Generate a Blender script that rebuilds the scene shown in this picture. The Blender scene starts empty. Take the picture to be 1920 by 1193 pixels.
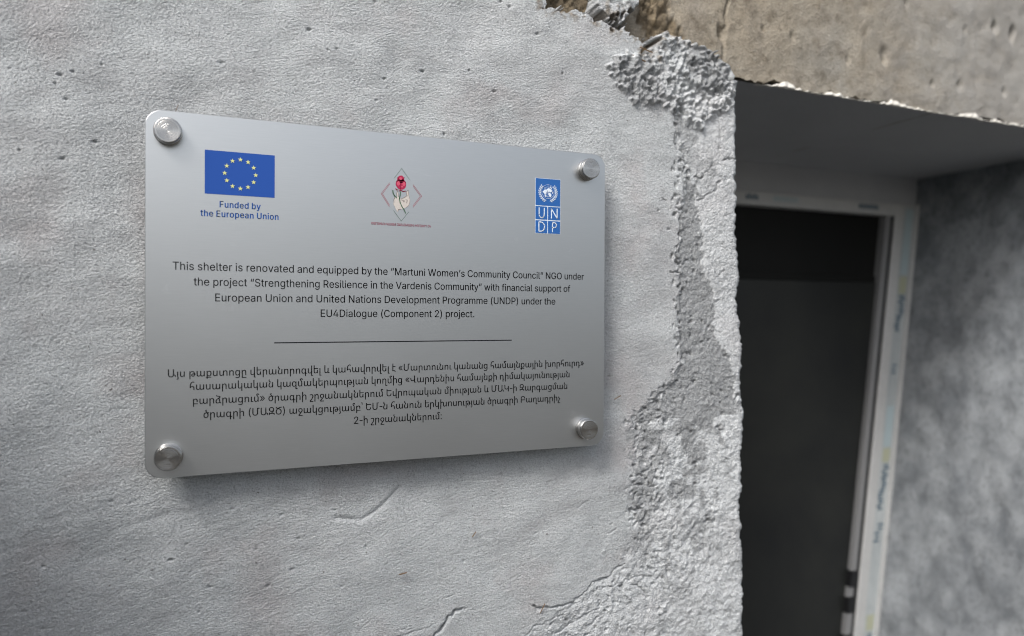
import bpy, bmesh, math, random
import numpy as np
from mathutils import Vector, Matrix
random.seed(7)
R = math.radians
S = bpy.context.scene
C = S.collection

# ------------------------------------------------------------------ camera, sky, sun, exposure
cd = bpy.data.cameras.new('camera'); cam = bpy.data.objects.new('camera', cd); C.objects.link(cam); S.camera = cam
cam.matrix_world = Matrix([[0.925092, -0.001515, -0.379739, -0.151903], [-0.37971, 0.009341, -0.925058, -0.631847], [0.004948, 0.999955, 0.008066, -0.012972], [0.0, 0.0, 0.0, 1.0]])
cd.sensor_width = 36.0; cd.lens = 24.725; cd.clip_start = 0.02; cd.clip_end = 2000
cd.dof.use_dof = True; cd.dof.focus_distance = 0.645; cd.dof.aperture_fstop = 3.0; cd.dof.aperture_blades = 9

SUN_AZ, SUN_EL = R(-126), R(46)      # azimuth measured from +Y (into the wall) clockwise: light comes from the front left, high
w = bpy.data.worlds.new('World'); S.world = w; w.use_nodes = True
nt = w.node_tree; nt.nodes.clear()
sky = nt.nodes.new('ShaderNodeTexSky'); sky.sky_type = 'NISHITA'; sky.sun_disc = False
sky.sun_elevation = SUN_EL; sky.sun_rotation = SUN_AZ; sky.air_density = 1.0; sky.dust_density = 4.0; sky.ozone_density = 1.0
hs = nt.nodes.new('ShaderNodeHueSaturation'); hs.inputs['Saturation'].default_value = 0.45
bg = nt.nodes.new('ShaderNodeBackground'); bg.inputs['Strength'].default_value = 0.12
wo = nt.nodes.new('ShaderNodeOutputWorld')
nt.links.new(sky.outputs[0], hs.inputs['Color']); nt.links.new(hs.outputs[0], bg.inputs['Color']); nt.links.new(bg.outputs[0], wo.inputs['Surface'])
sl = bpy.data.lights.new('sun', 'SUN'); sl.energy = 1.35; sl.angle = R(18); sl.color = (1.0, 0.99, 0.975)
sun = bpy.data.objects.new('sun', sl); C.objects.link(sun)
sd = Vector((math.sin(SUN_AZ) * math.cos(SUN_EL), math.cos(SUN_AZ) * math.cos(SUN_EL), math.sin(SUN_EL)))
sun.rotation_euler = sd.to_track_quat('Z', 'Y').to_euler(); sun.location = (-3, -4, 5)
S.view_settings.view_transform = 'Standard'; S.view_settings.look = 'None'
S.view_settings.exposure = 0.86; S.view_settings.gamma = 1.0; S.view_settings.use_curve_mapping = False
S.cycles.use_denoising = True; S.cycles.denoising_input_passes = 'RGB_ALBEDO_NORMAL'; S.cycles.denoising_prefilter = 'ACCURATE'; S.cycles.use_adaptive_sampling = False
S.cycles.filter_width = 1.0
S.cycles.max_bounces = 8; S.cycles.diffuse_bounces = 6

# ------------------------------------------------------------------ helpers
def meta(o, label=None, cat=None, kind=None, group=None):
    if label: o['label'] = label
    if cat: o['category'] = cat; o['kind'] = kind or 'thing'
    if kind: o['kind'] = kind
    if group: o['group'] = group
    return o
def empty(name, loc=(0, 0, 0), parent=None):
    o = bpy.data.objects.new(name, None); C.objects.link(o); o.location = loc; o.empty_display_size = .05
    if parent: o.parent = parent
    return o
def link(name, me, mats, parent=None, loc=(0, 0, 0)):
    o = bpy.data.objects.new(name, me); C.objects.link(o); o.location = loc
    for m in (mats if isinstance(mats, (list, tuple)) else [mats]):
        if m.name not in [x.name for x in me.materials if x]: me.materials.append(m)
    if parent: o.parent = parent
    return o
def pydata(name, vs, fs, mat, parent=None, loc=(0, 0, 0), smooth=False):
    me = bpy.data.meshes.new(name); me.from_pydata([tuple(v) for v in vs], [], fs); me.update()
    if smooth: me.shade_smooth()
    return link(name, me, mat, parent, loc)
class MB:
    def __init__(s): s.v = []; s.f = []
    def poly(s, pts): n = len(s.v); s.v += list(pts); s.f.append(tuple(range(n, n + len(pts)))); return s
    def box(s, x0, x1, y0, y1, z0, z1):
        n = len(s.v)
        s.v += [(x0,y0,z0),(x1,y0,z0),(x1,y1,z0),(x0,y1,z0),(x0,y0,z1),(x1,y0,z1),(x1,y1,z1),(x0,y1,z1)]
        s.f += [tuple(n+i for i in q) for q in ((0,1,5,4),(1,2,6,5),(2,3,7,6),(3,0,4,7),(4,5,6,7),(3,2,1,0))]; return s
    def hexa(s, a, b):   # two quads (front, back) given in the same order
        n = len(s.v); s.v += list(a) + list(b)
        s.f += [(n,n+1,n+2,n+3),(n+7,n+6,n+5,n+4)] + [(n+i, n+4+i, n+4+(i+1)%4, n+(i+1)%4) for i in range(4)]; return s
    def build(s, name, mat, parent=None, loc=(0,0,0), smooth=False, bevel=0):
        o = pydata(name, s.v, s.f, mat, parent, loc, smooth)
        bm = bmesh.new(); bm.from_mesh(o.data); bmesh.ops.recalc_face_normals(bm, faces=bm.faces)
        if bevel: bmesh.ops.bevel(bm, geom=list(bm.edges), offset=bevel, segments=2, affect='EDGES', profile=.5)
        bm.to_mesh(o.data); bm.free(); return o

# ------------------------------------------------------------------ materials
def mat(name, base=(.5,.5,.5), rough=.8, metal=0., spec=.5):
    m = bpy.data.materials.new(name); m.use_nodes = True
    b = m.node_tree.nodes['Principled BSDF']
    b.inputs['Base Color'].default_value = (*base, 1); b.inputs['Roughness'].default_value = rough
    b.inputs['Metallic'].default_value = metal; b.inputs['Specular IOR Level'].default_value = spec
    return m
def N(m, t, **kw):
    n = m.node_tree.nodes.new('ShaderNode' + t)
    for k, v in kw.items():
        if k in ('noise_dimensions', 'feature', 'operation', 'data_type', 'blend_type', 'attribute_name', 'direction_type', 'axis', 'distance', 'interpolation_type'):
            setattr(n, k, v)
        else: n.inputs[k].default_value = v
    return n
def L(m, a, b): m.node_tree.links.new(a, b)
def bsdf(m): return m.node_tree.nodes['Principled BSDF']
def coords(m, scale=(1,1,1), rot=(0,0,0)):
    tc = N(m, 'TexCoord'); mp = N(m, 'Mapping', Scale=scale, Rotation=rot); L(m, tc.outputs['Object'], mp.inputs['Vector']); return mp.outputs[0]
def noise(m, vec, scale, detail=4, rough=.55, dist=0.):
    n = N(m, 'TexNoise', Scale=scale, Detail=detail, Roughness=rough, Distortion=dist); L(m, vec, n.inputs['Vector']); return n.outputs['Fac']
def rng(m, v, a, b, c=0., d=1., smooth=False):
    n = N(m, 'MapRange', **{'From Min': a, 'From Max': b, 'To Min': c, 'To Max': d})
    if smooth: n.interpolation_type = 'SMOOTHSTEP'
    L(m, v, n.inputs['Value']); return n.outputs[0]
def mth(m, op, a, b):
    n = m.node_tree.nodes.new('ShaderNodeMath'); n.operation = op
    for i, q in enumerate((a, b)):
        if isinstance(q, (int, float)): n.inputs[i].default_value = q
        else: L(m, q, n.inputs[i])
    return n.outputs[0]
def mix(m, f, a, b, bt='MIX'):
    n = m.node_tree.nodes.new('ShaderNodeMix'); n.data_type = 'RGBA'; n.blend_type = bt
    for i, q in ((0, f), (6, a), (7, b)):
        if isinstance(q, (int, float)): n.inputs[i].default_value = q
        elif isinstance(q, tuple): n.inputs[i].default_value = (*q, 1)
        else: L(m, q, n.inputs[i])
    return n.outputs[2]
def bump(m, h, strength, dist, prev=None):
    n = N(m, 'Bump', Strength=strength, Distance=dist); L(m, h, n.inputs['Height'])
    if prev is not None: L(m, prev, n.inputs['Normal'])
    return n.outputs['Normal']

def plaster_mat():
    m = mat('whitewashed_plaster', rough=.86, spec=.35)
    v = coords(m); at = N(m, 'Attribute'); at.attribute_name = 'wear'
    sp = N(m, 'SeparateColor'); L(m, at.outputs['Color'], sp.inputs[0])
    bare, dirt, rough_ = sp.outputs[0], sp.outputs[1], sp.outputs[2]
    n1 = noise(m, v, 9, 5, .6); n2 = noise(m, v, 34, 6, .65); n3 = noise(m, v, 900, 3, .7)
    vw = coords(m, (1, 1, 3.2), (0, R(8), 0)); n4 = noise(m, vw, 16, 6, .62, .4)
    c = mix(m, rng(m, n1, .35, .65), (.665,.694,.700), (.745,.768,.772))
    c = mix(m, rng(m, n4, .50, .72, 0, .55), c, (.480,.486,.496))
    pk = noise(m, v, 13, 3, .5)
    c = mix(m, rng(m, pk, .54, .68, 0, .55), c, (.560,.510,.505))
    c = mix(m, rng(m, n2, .56, .76, 0, .55), c, (.74,.75,.755))
    c = mix(m, rng(m, n3, .30, .72, .30, 0), c, (.42,.43,.435))
    gr = noise(m, v, 680, 3, .75); c = mix(m, rng(m, gr, .30, .50, .85, 0), c, (.32,.33,.34)); c = mix(m, rng(m, gr, .54, .70, 0, .75), c, (.80,.81,.82))
    big = noise(m, coords(m, (1, 1, 2.2)), 5.5, 5, .65, .6); c = mix(m, rng(m, big, .48, .66, 0, .42), c, (.44,.435,.44))
    g = noise(m, v, 420, 4, .75)
    c = mix(m, mth(m, 'MULTIPLY', rough_, .55), c, (.80,.82,.825))
    mort = mix(m, rng(m, g, .35, .68), (.31,.32,.325), (.53,.54,.545))
    edge = mth(m, 'ADD', bare, rng(m, noise(m, v, 120, 6, .75), .3, .7, -.38, .38))
    c = mix(m, rng(m, edge, .34, .72), c, mort)
    c = mix(m, dirt, c, mix(m, rng(m, g, .35, .7), (.16,.125,.085), (.36,.30,.23)))
    sp1 = noise(m, v, 260, 2, .5)
    c = mix(m, rng(m, sp1, .735, .77, 0, .8), c, (.13,.12,.11))
    L(m, c, bsdf(m).inputs['Base Color'])
    vs = coords(m, (1, 1, 1.7), (0, R(6), 0))
    b1 = noise(m, vs, 440, 4, .66, .2); b2 = noise(m, v, 1300, 2, .6); 
    vo = N(m, 'TexVoronoi', Scale=560., Randomness=1.); L(m, v, vo.inputs['Vector'])
    nn = bump(m, vo.outputs['Distance'], .45, .0009)
    nn = bump(m, b1, 1.0, .0032, nn); nn = bump(m, b2, .8, .0010, nn)
    L(m, nn, bsdf(m).inputs['Normal'])
    return m
def concrete_mat():
    m = mat('tan_board_marked_concrete', rough=.9, spec=.3); v = coords(m)
    a = noise(m, v, 6, 6, .6); b = noise(m, v, 45, 6, .68); g = noise(m, v, 380, 4, .7)
    c = mix(m, rng(m, a, .36, .64), (.415,.360,.278), (.405,.380,.328))
    vv = coords(m, (1, 1, .22)); c = mix(m, rng(m, noise(m, vv, 30, 5, .6), .48, .72, 0, .5), c, (.275,.250,.220))
    c = mix(m, rng(m, b, .50, .68, 0, .85), c, (.17,.14,.10))
    c = mix(m, rng(m, g, .3, .7, .55, 0), c, (.15,.125,.09))
    c = mix(m, rng(m, noise(m, v, 150, 5, .8), .56, .70, 0, .8), c, (.13,.105,.075)); c = mix(m, rng(m, noise(m, v, 90, 5, .8, .5), .58, .74, 0, .6), c, (.50,.47,.41))
    at = N(m, 'Attribute'); at.attribute_name = 'wear'; sp = N(m, 'SeparateColor'); L(m, at.outputs['Color'], sp.inputs[0])
    c = mix(m, sp.outputs[0], c, mix(m, rng(m, b, .4, .62), (.10,.075,.045), (.30,.235,.15)))
    c = mix(m, sp.outputs[1], c, mix(m, rng(m, a, .4, .6), (.29,.28,.262), (.36,.35,.33)))
    L(m, c, bsdf(m).inputs['Base Color'])
    nn = bump(m, b, .5, .003); nn = bump(m, g, 1., .003, nn); L(m, nn, bsdf(m).inputs['Normal'])
    return m
def cloud_mat(name, dark, light, s1=9, spots=.5, stretch=1., bstr=.5, rough=.8):
    m = mat(name, rough=rough, spec=.4); v = coords(m, (1, 1, stretch))
    a = noise(m, v, s1, 6, .62, .3); b = noise(m, v, s1 * 6, 5, .65); g = noise(m, v, 300, 3, .6)
    c = mix(m, rng(m, a, .34, .62), dark, light)
    c = mix(m, rng(m, b, .50, .74, 0, spots), c, tuple(q * .45 for q in dark))
    c = mix(m, rng(m, g, .35, .7, .25, 0), c, tuple(q * .5 for q in light))
    L(m, c, bsdf(m).inputs['Base Color'])
    nn = bump(m, b, bstr, .003); nn = bump(m, g, bstr, .001, nn); L(m, nn, bsdf(m).inputs['Normal'])
    return m
def ground_mat():
    m = mat('packed_earth', rough=.95, spec=.2); v = coords(m)
    c = mix(m, rng(m, noise(m, v, 1.2, 6, .6), .35, .65), (.050,.046,.040), (.085,.078,.068))
    c = mix(m, rng(m, noise(m, v, 40, 4, .7), .5, .7, 0, .6), c, (.11,.105,.095))
    L(m, c, bsdf(m).inputs['Base Color']); L(m, bump(m, noise(m, v, 25, 6, .7), .8, .02), bsdf(m).inputs['Normal']); return m
def plate_mat():
    m = mat('satin_anodised_aluminium', (.59,.60,.60), .40, 1.0); v = coords(m)
    sm = noise(m, coords(m, (1, 1, 2.4), (0, R(35), 0)), 26, 6, .7, .8); fine = noise(m, v, 2600, 2, .5)
    smear = rng(m, sm, .64, .76, 0, 1); brush = rng(m, noise(m, coords(m, (1, 1, 45)), 45, 3, .6), .3, .7, 0, 1)
    L(m, mix(m, mth(m, 'MULTIPLY', smear, .35), mix(m, brush, (.575,.59,.592), (.61,.622,.625)), (.74,.75,.75)), bsdf(m).inputs['Base Color'])
    r = mth(m, 'ADD', rng(m, noise(m, v, 7, 4, .6), .3, .7, .36, .39), mth(m, 'MULTIPLY', smear, .04))
    L(m, r, bsdf(m).inputs['Roughness'])
    L(m, bump(m, fine, .10, .0002), bsdf(m).inputs['Normal'])
    return m
def knob_mat():
    m = mat('turned_stainless_steel', (.47,.46,.445), .15, 1.0); b = bsdf(m)
    b.inputs['Anisotropic'].default_value = .6
    t = N(m, 'Tangent'); t.direction_type = 'RADIAL'; t.axis = 'Y'; L(m, t.outputs[0], b.inputs['Tangent'])
    g = N(m, 'TexCoord'); sx = N(m, 'SeparateXYZ'); L(m, g.outputs['Object'], sx.inputs[0])
    rr = mth(m, 'SQRT', mth(m, 'ADD', mth(m, 'MULTIPLY', sx.outputs[0], sx.outputs[0]), mth(m, 'MULTIPLY', sx.outputs[2], sx.outputs[2])), 0)
    cb = N(m, 'CombineXYZ'); L(m, rr, cb.inputs[0]); nz = noise(m, cb.outputs[0], 1900, 3, .7)
    L(m, bump(m, nz, 1., .00028), b.inputs['Normal'])
    return m
M_pl = plaster_mat(); M_con = concrete_mat()
M_reveal = cloud_mat('blotchy_grey_render', (.150,.163,.176), (.315,.332,.346), 17, .60, .8, .5)
M_soffit = cloud_mat('smooth_grey_paint', (.45,.46,.475), (.50,.51,.525), 5, .02, 1, .05, .6)
M_room = cloud_mat('dim_room_paint', (.30,.31,.30), (.38,.39,.37), 2, .05, 1, .1)
M_ceil = cloud_mat('dim_ceiling_paint', (.14,.145,.14), (.18,.185,.18), 2, .05, 1, .1)
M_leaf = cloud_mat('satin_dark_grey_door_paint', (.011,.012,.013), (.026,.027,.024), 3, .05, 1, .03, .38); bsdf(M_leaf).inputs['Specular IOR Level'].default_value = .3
M_leafd = cloud_mat('shaded_door_paint', (.010,.0105,.010), (.014,.014,.013), 3, .05, 1, .03, .5); bsdf(M_leafd).inputs['Specular IOR Level'].default_value = .12  # door top darker: shade under the lintel is put into the colour
M_lip = mat('raw_white_plaster', (.72,.69,.63), .9)
M_plate = plate_mat(); M_knob = knob_mat()
M_edge = mat('plate_cut_edge', (.62,.64,.66), .35, 1.0)
def ink(n, c, r=.5): return mat(n, c, r, 0, .15)
I_black = ink('black_ink', (.006,.006,.009)); I_blue = ink('flag_blue_ink', (.024,.088,.37)); I_tblue = ink('lettering_blue_ink', (.030,.115,.40))
I_star = ink('pale_yellow_ink', (.72,.74,.30)); I_un = ink('agency_blue_ink', (.030,.125,.38)); I_white = ink('pale_ink', (.72,.80,.88))
I_red = ink('crimson_ink', (.42,.030,.085)); I_pink = ink('pink_ink', (.62,.10,.16)); I_dred = ink('dark_crimson_ink', (.24,.015,.045))
I_maroon = ink('maroon_ink', (.36,.10,.13)); I_green = ink('green_ink', (.085,.16,.10)); I_grey = ink('grey_green_ink', (.16,.22,.19))
I_skin = ink('pale_skin_ink', (.60,.55,.50)); I_line = ink('brown_grey_ink', (.30,.24,.22))
M_pvc = cloud_mat('white_door_profile', (.50,.50,.49), (.56,.56,.55), 6, .12, 1, .05, .4)
M_film = cloud_mat('printed_film', (.38,.41,.42), (.50,.53,.53), 20, .2, .3, .02, .3)
M_yel = mat('yellow_film_print', (.42,.43,.31), .5); M_teal = mat('teal_film_print', (.40,.48,.50), .5); M_navy = mat('navy_film_print', (.11,.16,.20), .5)
M_alu = mat('dull_rebate_strip', (.26,.26,.26), .5, .2); M_gasket = mat('black_gasket', (.012,.012,.012), .7); M_hw = mat('dark_lock_steel', (.03,.03,.032), .4, .6)
M_straw = mat('dry_straw', (.16,.10,.05), .9); M_ground = ground_mat()

# ------------------------------------------------------------------ noise fields for the relief (1 mm cells, periodic over 1.024 m)
NP = 1024
def field(seed, lo, hi, stretch=1., ang=0., beta=1.):
    r = np.random.RandomState(seed); g = np.fft.rfft2(r.randn(NP, NP))
    fz = np.fft.fftfreq(NP)[:, None]; fx = np.fft.rfftfreq(NP)[None, :]
    a = math.radians(ang); u = (fx * math.cos(a) + fz * math.sin(a)) * stretch; v = -fx * math.sin(a) + fz * math.cos(a)
    k = np.sqrt(u * u + v * v) + 1e-9
    f = np.exp(-(k * lo) ** 4) * (1 - np.exp(-(k * hi) ** 4)) * k ** (-beta)
    o = np.fft.irfft2(g * f, s=(NP, NP)); return ((o - o.mean()) / o.std()).astype(np.float32)
def samp(f, x, z, cell=.001):
    u = x / cell + 5000 * 1.0; v = z / cell + 5000 * 1.0
    i = np.floor(u).astype(int); j = np.floor(v).astype(int); a = u - i; b = v - j
    i0, i1, j0, j1 = i % NP, (i + 1) % NP, j % NP, (j + 1) % NP
    return (f[j0, i0] * (1-a) + f[j0, i1] * a) * (1-b) + (f[j1, i0] * (1-a) + f[j1, i1] * a) * b
def segd(x, z, p, q):
    px, pz = p; qx, qz = q; dx, dz = qx - px, qz - pz; t = np.clip(((x-px)*dx + (z-pz)*dz) / (dx*dx + dz*dz + 1e-12), 0, 1)
    return np.hypot(x - px - t*dx, z - pz - t*dz)
def linedist(x, z, pts):
    d = np.full(x.shape, 9.)
    for p, q in zip(pts[:-1], pts[1:]): d = np.minimum(d, segd(x, z, p, q))
    return d
def sdf(x, z, pts):      # negative inside
    d = linedist(x, z, pts + [pts[0]]); ins = np.zeros(x.shape, bool)
    for (ax, az), (bx, bz) in zip(pts, pts[1:] + [pts[0]]):
        if az == bz: continue
        c = ((az > z) != (bz > z)) & (x < (bx - ax) * (z - az) / (bz - az) + ax); ins ^= c
    return np.where(ins, -d, d)
def sst(e0, e1, x):
    t = np.clip((x - e0) / (e1 - e0), 0, 1); return t * t * (3 - 2 * t)
def mm(l): return [(a / 1000, b / 1000) for a, b in l]

# ------------------------------------------------------------------ the plastered wall (front face height field that turns round the doorway corner)
YW, YL, YN = .020, .042, .390        # wall face, lintel face, niche back
F_big = field(1, 30, 260, 1, 0, 1.2); F_mid = field(2, 9, 60, 1.4, 8, 1.1); F_grain = field(3, 1.8, 7, 1.2, -5, .3)
F_trow = field(4, 3.0, 26, 4.0, 14, .9); F_trow2 = field(5, 3.0, 20, 5.0, 3, .9); F_edge = field(6, 3, 40, 1, 0, 1.2); F_rock = field(7, 4, 26, 1, 0, 1.0)
F_grit = field(9, 1.2, 3.6, 1.15, 0, 0.); F_pat = field(8, 12, 90, 1, 0, 1.0)

PL_MAIN = mm([(148.9,337.1),(150.3,297.9),(179.5,300.1),(198.2,298.2),(219.8,292.3),(236.7,290.4),(255.2,286.5),(271.4,279.8),(268.7,269.1),(275.5,266.6),(285.0,274.9),(286.3,292.5),(297.3,297.7),(309.9,291.4),(322.0,290.9),(341.4,286.1),(358.3,278.4),(370.9,275.4),(380.0,268.2),(389.1,263.3),(395.3,255.6)])
PL_POLY = [(-3., 3.), (PL_MAIN[0][0], 3.)] + PL_MAIN + [(.60, PL_MAIN[-1][1]), (.60, -3.), (-3., -3.)]
CHUNK = mm([(210.5,348.8),(214.6,304.9),(223.6,296.3),(236.6,296.1),(244.5,305.3),(256.3,310.7),(262.9,330.1),(266.0,359.3)])
CREV = mm([(310.6,206.4),(325.2,157.7),(334.0,131.7),(355.9,130.3),(366.8,149.2),(340.9,176.9),(326.2,208.1)])
XE = mm([(392.7,285.8),(393.7,257.2),(394.8,220.0),(395.9,188.3),(396.9,167.0),(396.4,139.3),(398.2,102.0),(395.4,82.2),(399.4,59.0),(401.1,41.2),(402.8,28.3),(399.9,11.0),(401.7,-19.1),(405.7,-36.4),(407.5,-58.1),(405.4,-82.2),(406.3,-102.0),(409.7,-131.9),(407.0,-174.6),(407.3,-206.9),(405.3,-243.3),(409.7,-295.4),(410.0,-329.7),(411.1,-354.1),(408.8,-361.9),(410.6,-388.4)])
MASS = mm([(225.3,244.2),(235.8,234.3),(246.3,226.0),(255.7,215.7),(271.2,214.1),(287.5,218.9),(301.4,215.3),(310.6,208.2),(326.3,202.2),(340.7,194.8),(358.9,211.8),(381.2,223.4),(397.0,231.3),(396.6,274.1),(358.2,286.8),(321.9,299.2),(297.2,304.1),(280.2,281.1),(273.5,266.3),(250.7,261.3),(233.0,256.6)])
GREY_A = mm([(222.7,243.9),(235.8,233.2),(246.4,224.9),(255.7,213.5),(271.2,213.0),(287.5,218.9),(285.4,229.7),(275.7,240.1),(278.4,254.9),(274.2,264.1),(250.7,261.3),(233.0,257.7)])
GREY_B = mm([(311.4,288.7),(332.7,286.6),(358.3,278.4),(378.5,269.2),(377.2,244.1),(366.1,233.7),(347.7,236.2),(337.4,248.1),(325.8,264.3)])
STRIP = mm([(326.8,140.0),(318.6,97.4),(318.8,68.4),(313.3,51.1),(317.0,32.9),(317.2,9.8),(315.3,-15.1),(317.7,-48.3),(320.0,-67.3),(308.8,-86.6),(288.0,-101.1),(264.9,-121.6),(257.0,-135.6),(255.8,-164.4),(260.0,-187.8),(253.5,-216.1),(257.8,-245.4),(262.0,-274.8),(295.0,-290.8),(330.8,-331.5),(359.6,-293.3),(370.4,-251.9),(375.3,-203.5),(379.5,-173.2),(389.8,-143.2),(401.1,-123.5),(395.4,-84.4),(387.6,-62.7),(371.6,-44.7),(366.2,-23.4),(368.2,-6.4),(362.8,17.1),(350.2,29.5),(347.1,48.1),(346.8,86.4),(339.3,111.1),(335.4,137.7)])
STEP = mm([(309.2,210.4),(309.5,175.1),(319.4,166.0),(326.7,150.7),(323.2,136.8),(323.4,116.7),(317.9,97.4),(318.8,68.4),(311.9,51.0),(317.0,32.9),(317.2,9.8),(314.6,-15.1),(317.7,-48.3),(320.0,-67.3),(308.8,-88.3),(288.0,-102.3),(262.9,-123.2),(256.4,-152.9),(260.1,-193.6),(253.6,-227.6),(260.6,-268.9),(240.8,-292.2),(208.5,-301.9),(177.2,-319.6),(140.9,-333.1),(117.5,-364.2)])
CRACKS = [(mm(p), w_, d_) for p, w_, d_ in [
 ([(307.8,212.0),(310.7,191.7),(309.5,175.1),(320.9,165.0),(326.7,150.7),(329.0,137.8)], .0010, .004),
 ([(306.4,210.0),(310.6,207.0),(315.5,215.8)], .0012, .005),
 ([(323.8,150.5),(319.7,136.5),(323.4,116.7)], .0009, .004),
 ([(316.5,97.9),(317.3,83.1),(316.0,68.3),(311.9,51.0),(317.7,38.8)], .0009, .004),
 ([(305.0,33.1),(313.5,32.2),(319.1,31.7)], .0009, .004),
 ([(336.9,139.6),(347.0,141.0),(354.3,147.0),(361.6,153.6)], .0009, .004),
 ([(376.5,160.3),(384.0,164.0),(396.9,165.7)], .0010, .005),
 ([(341.4,114.9),(354.5,119.3),(364.8,127.3),(372.2,138.7)], .0009, .004),
 ([(329.8,204.4),(334.9,196.6)], .0009, .004), ([(371.4,219.2),(371.7,185.9)], .0007, .003),
 ([(370.3,176.7),(371.2,167.7)], .0008, .004),
 ([(291.8,112.8),(298.8,110.9)], .0006, .003), ([(312.9,103.6),(319.3,101.6)], .0008, .004),
 ([(256.7,-196.2),(268.9,-200.7)], .0008, .004), ([(258.2,-306.2),(270.4,-313.2),(278.7,-323.7)], .0010, .004),
 ([(140.8,-312.9),(151.5,-316.2),(177.2,-316.8),(195.8,-310.2),(209.7,-298.7),(226.4,-295.4),(244.1,-285.2)], .0010, .004),
 ([(105.9,-352.5),(146.8,-332.4),(164.9,-328.8),(178.4,-325.4)], .0007, .003),
 ([(28.9,-327.4),(42.7,-321.5),(49.1,-313.2),(56.6,-304.0),(65.3,-303.3)], .0012, .005),
 ([(-2.2,-320.0),(23.6,-317.2),(35.2,-314.0)], .0007, .002), ([(-37.0,-312.5),(-27.3,-300.3),(-2.2,-310.9),(15.8,-314.9)], .0005, .0015),
 ([(221.3,-306.6),(247.5,-302.9),(267.6,-298.8),(284.7,-303.5)], .0008, .003), ([(166.3,-345.6),(189.7,-335.6),(218.2,-326.0)], .0008, .003),
 ([(367.9,28.1),(375.4,33.2),(380.6,35.8)], .0006, .003), ([(368.2,0.2),(373.4,2.7)], .0006, .003),
 ([(97.6,-278.0),(103.8,-275.6)], .0005, .0015), ([(189.0,-218.1),(196.5,-215.0),(204.0,-209.0)], .0005, .0012),
 ([(227.4,-247.7),(233.9,-245.6),(236.5,-244.1)], .0006, .002), ([(91.0,-217.7),(102.4,-220.0)], .0006, .0015),
 ([(-307.7,195.1),(-290.3,199.0),(-272.5,206.7)], .0008, .0005), ([(-311.1,141.0),(-290.3,140.9),(-258.0,140.2)], .0006, .0004), ([(-254.3,-172.9),(-235.5,-172.7),(-216.2,-170.2)], .0007, .0005)]]
GROOVES = [(mm([(-56.7,-201.4),(-44.7,-203.6),(-32.5,-205.4),(-22.6,-200.0),(-15.2,-194.8),(-5.2,-185.8),(1.4,-178.9)]), .0022, .0016), (mm([(-239.3,-198.3),(-220.1,-189.6),(-192.4,-183.7),(-176.2,-184.1)]), .003, .0005),
           (mm([(96.7,-224.7),(101.9,-239.6),(98.6,-254.1),(97.5,-267.3)]), .0011, -.0004), (mm([(40.3,-254.5),(41.9,-270.2)]), .0012, -.0008)]
PITS = mm([(-242.8,185.2),(-263.1,176.9),(-271.8,173.2),(-275.1,166.1),(-267.8,154.4),(-247.6,122.5),(-298.4,111.0),(-270.0,106.9),(-153.8,198.9),(-65.4,222.7),(-57.4,224.8),(-81.7,238.3),(-22.8,273.6),(-14.1,203.5),(22.5,215.3),(68.9,222.0),(-21.5,182.8),(95.1,205.1),(43.8,157.8),(102.6,295.6),(-57.6,-193.5),(-29.5,-230.5),(-104.3,-193.4),(-95.2,-243.0),(-170.7,-268.7),(-162.4,-249.0),(-296.5,-249.3),(-283.0,-215.1),(-235.5,-168.3),(-144.7,-183.6),(-125.2,-221.1),(-115.4,-255.3),(231.9,-239.0),(239.5,-111.8),(227.6,-80.6),(219.9,-96.7),(244.1,-291.5),(111.2,291.3),(142.2,269.6),(170.7,233.0),(51.1,-289.6),(300.5,-102.8),(308.7,-75.9),(288.5,99.2),(302.5,79.5),(299.4,-318.0),(-283.8,-264.8),(-192.4,-221.8),(-180.2,-209.8),(-51.7,-264.5),(-89.3,-216.0),(66.2,-256.3),(143.3,-238.0)])

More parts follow.
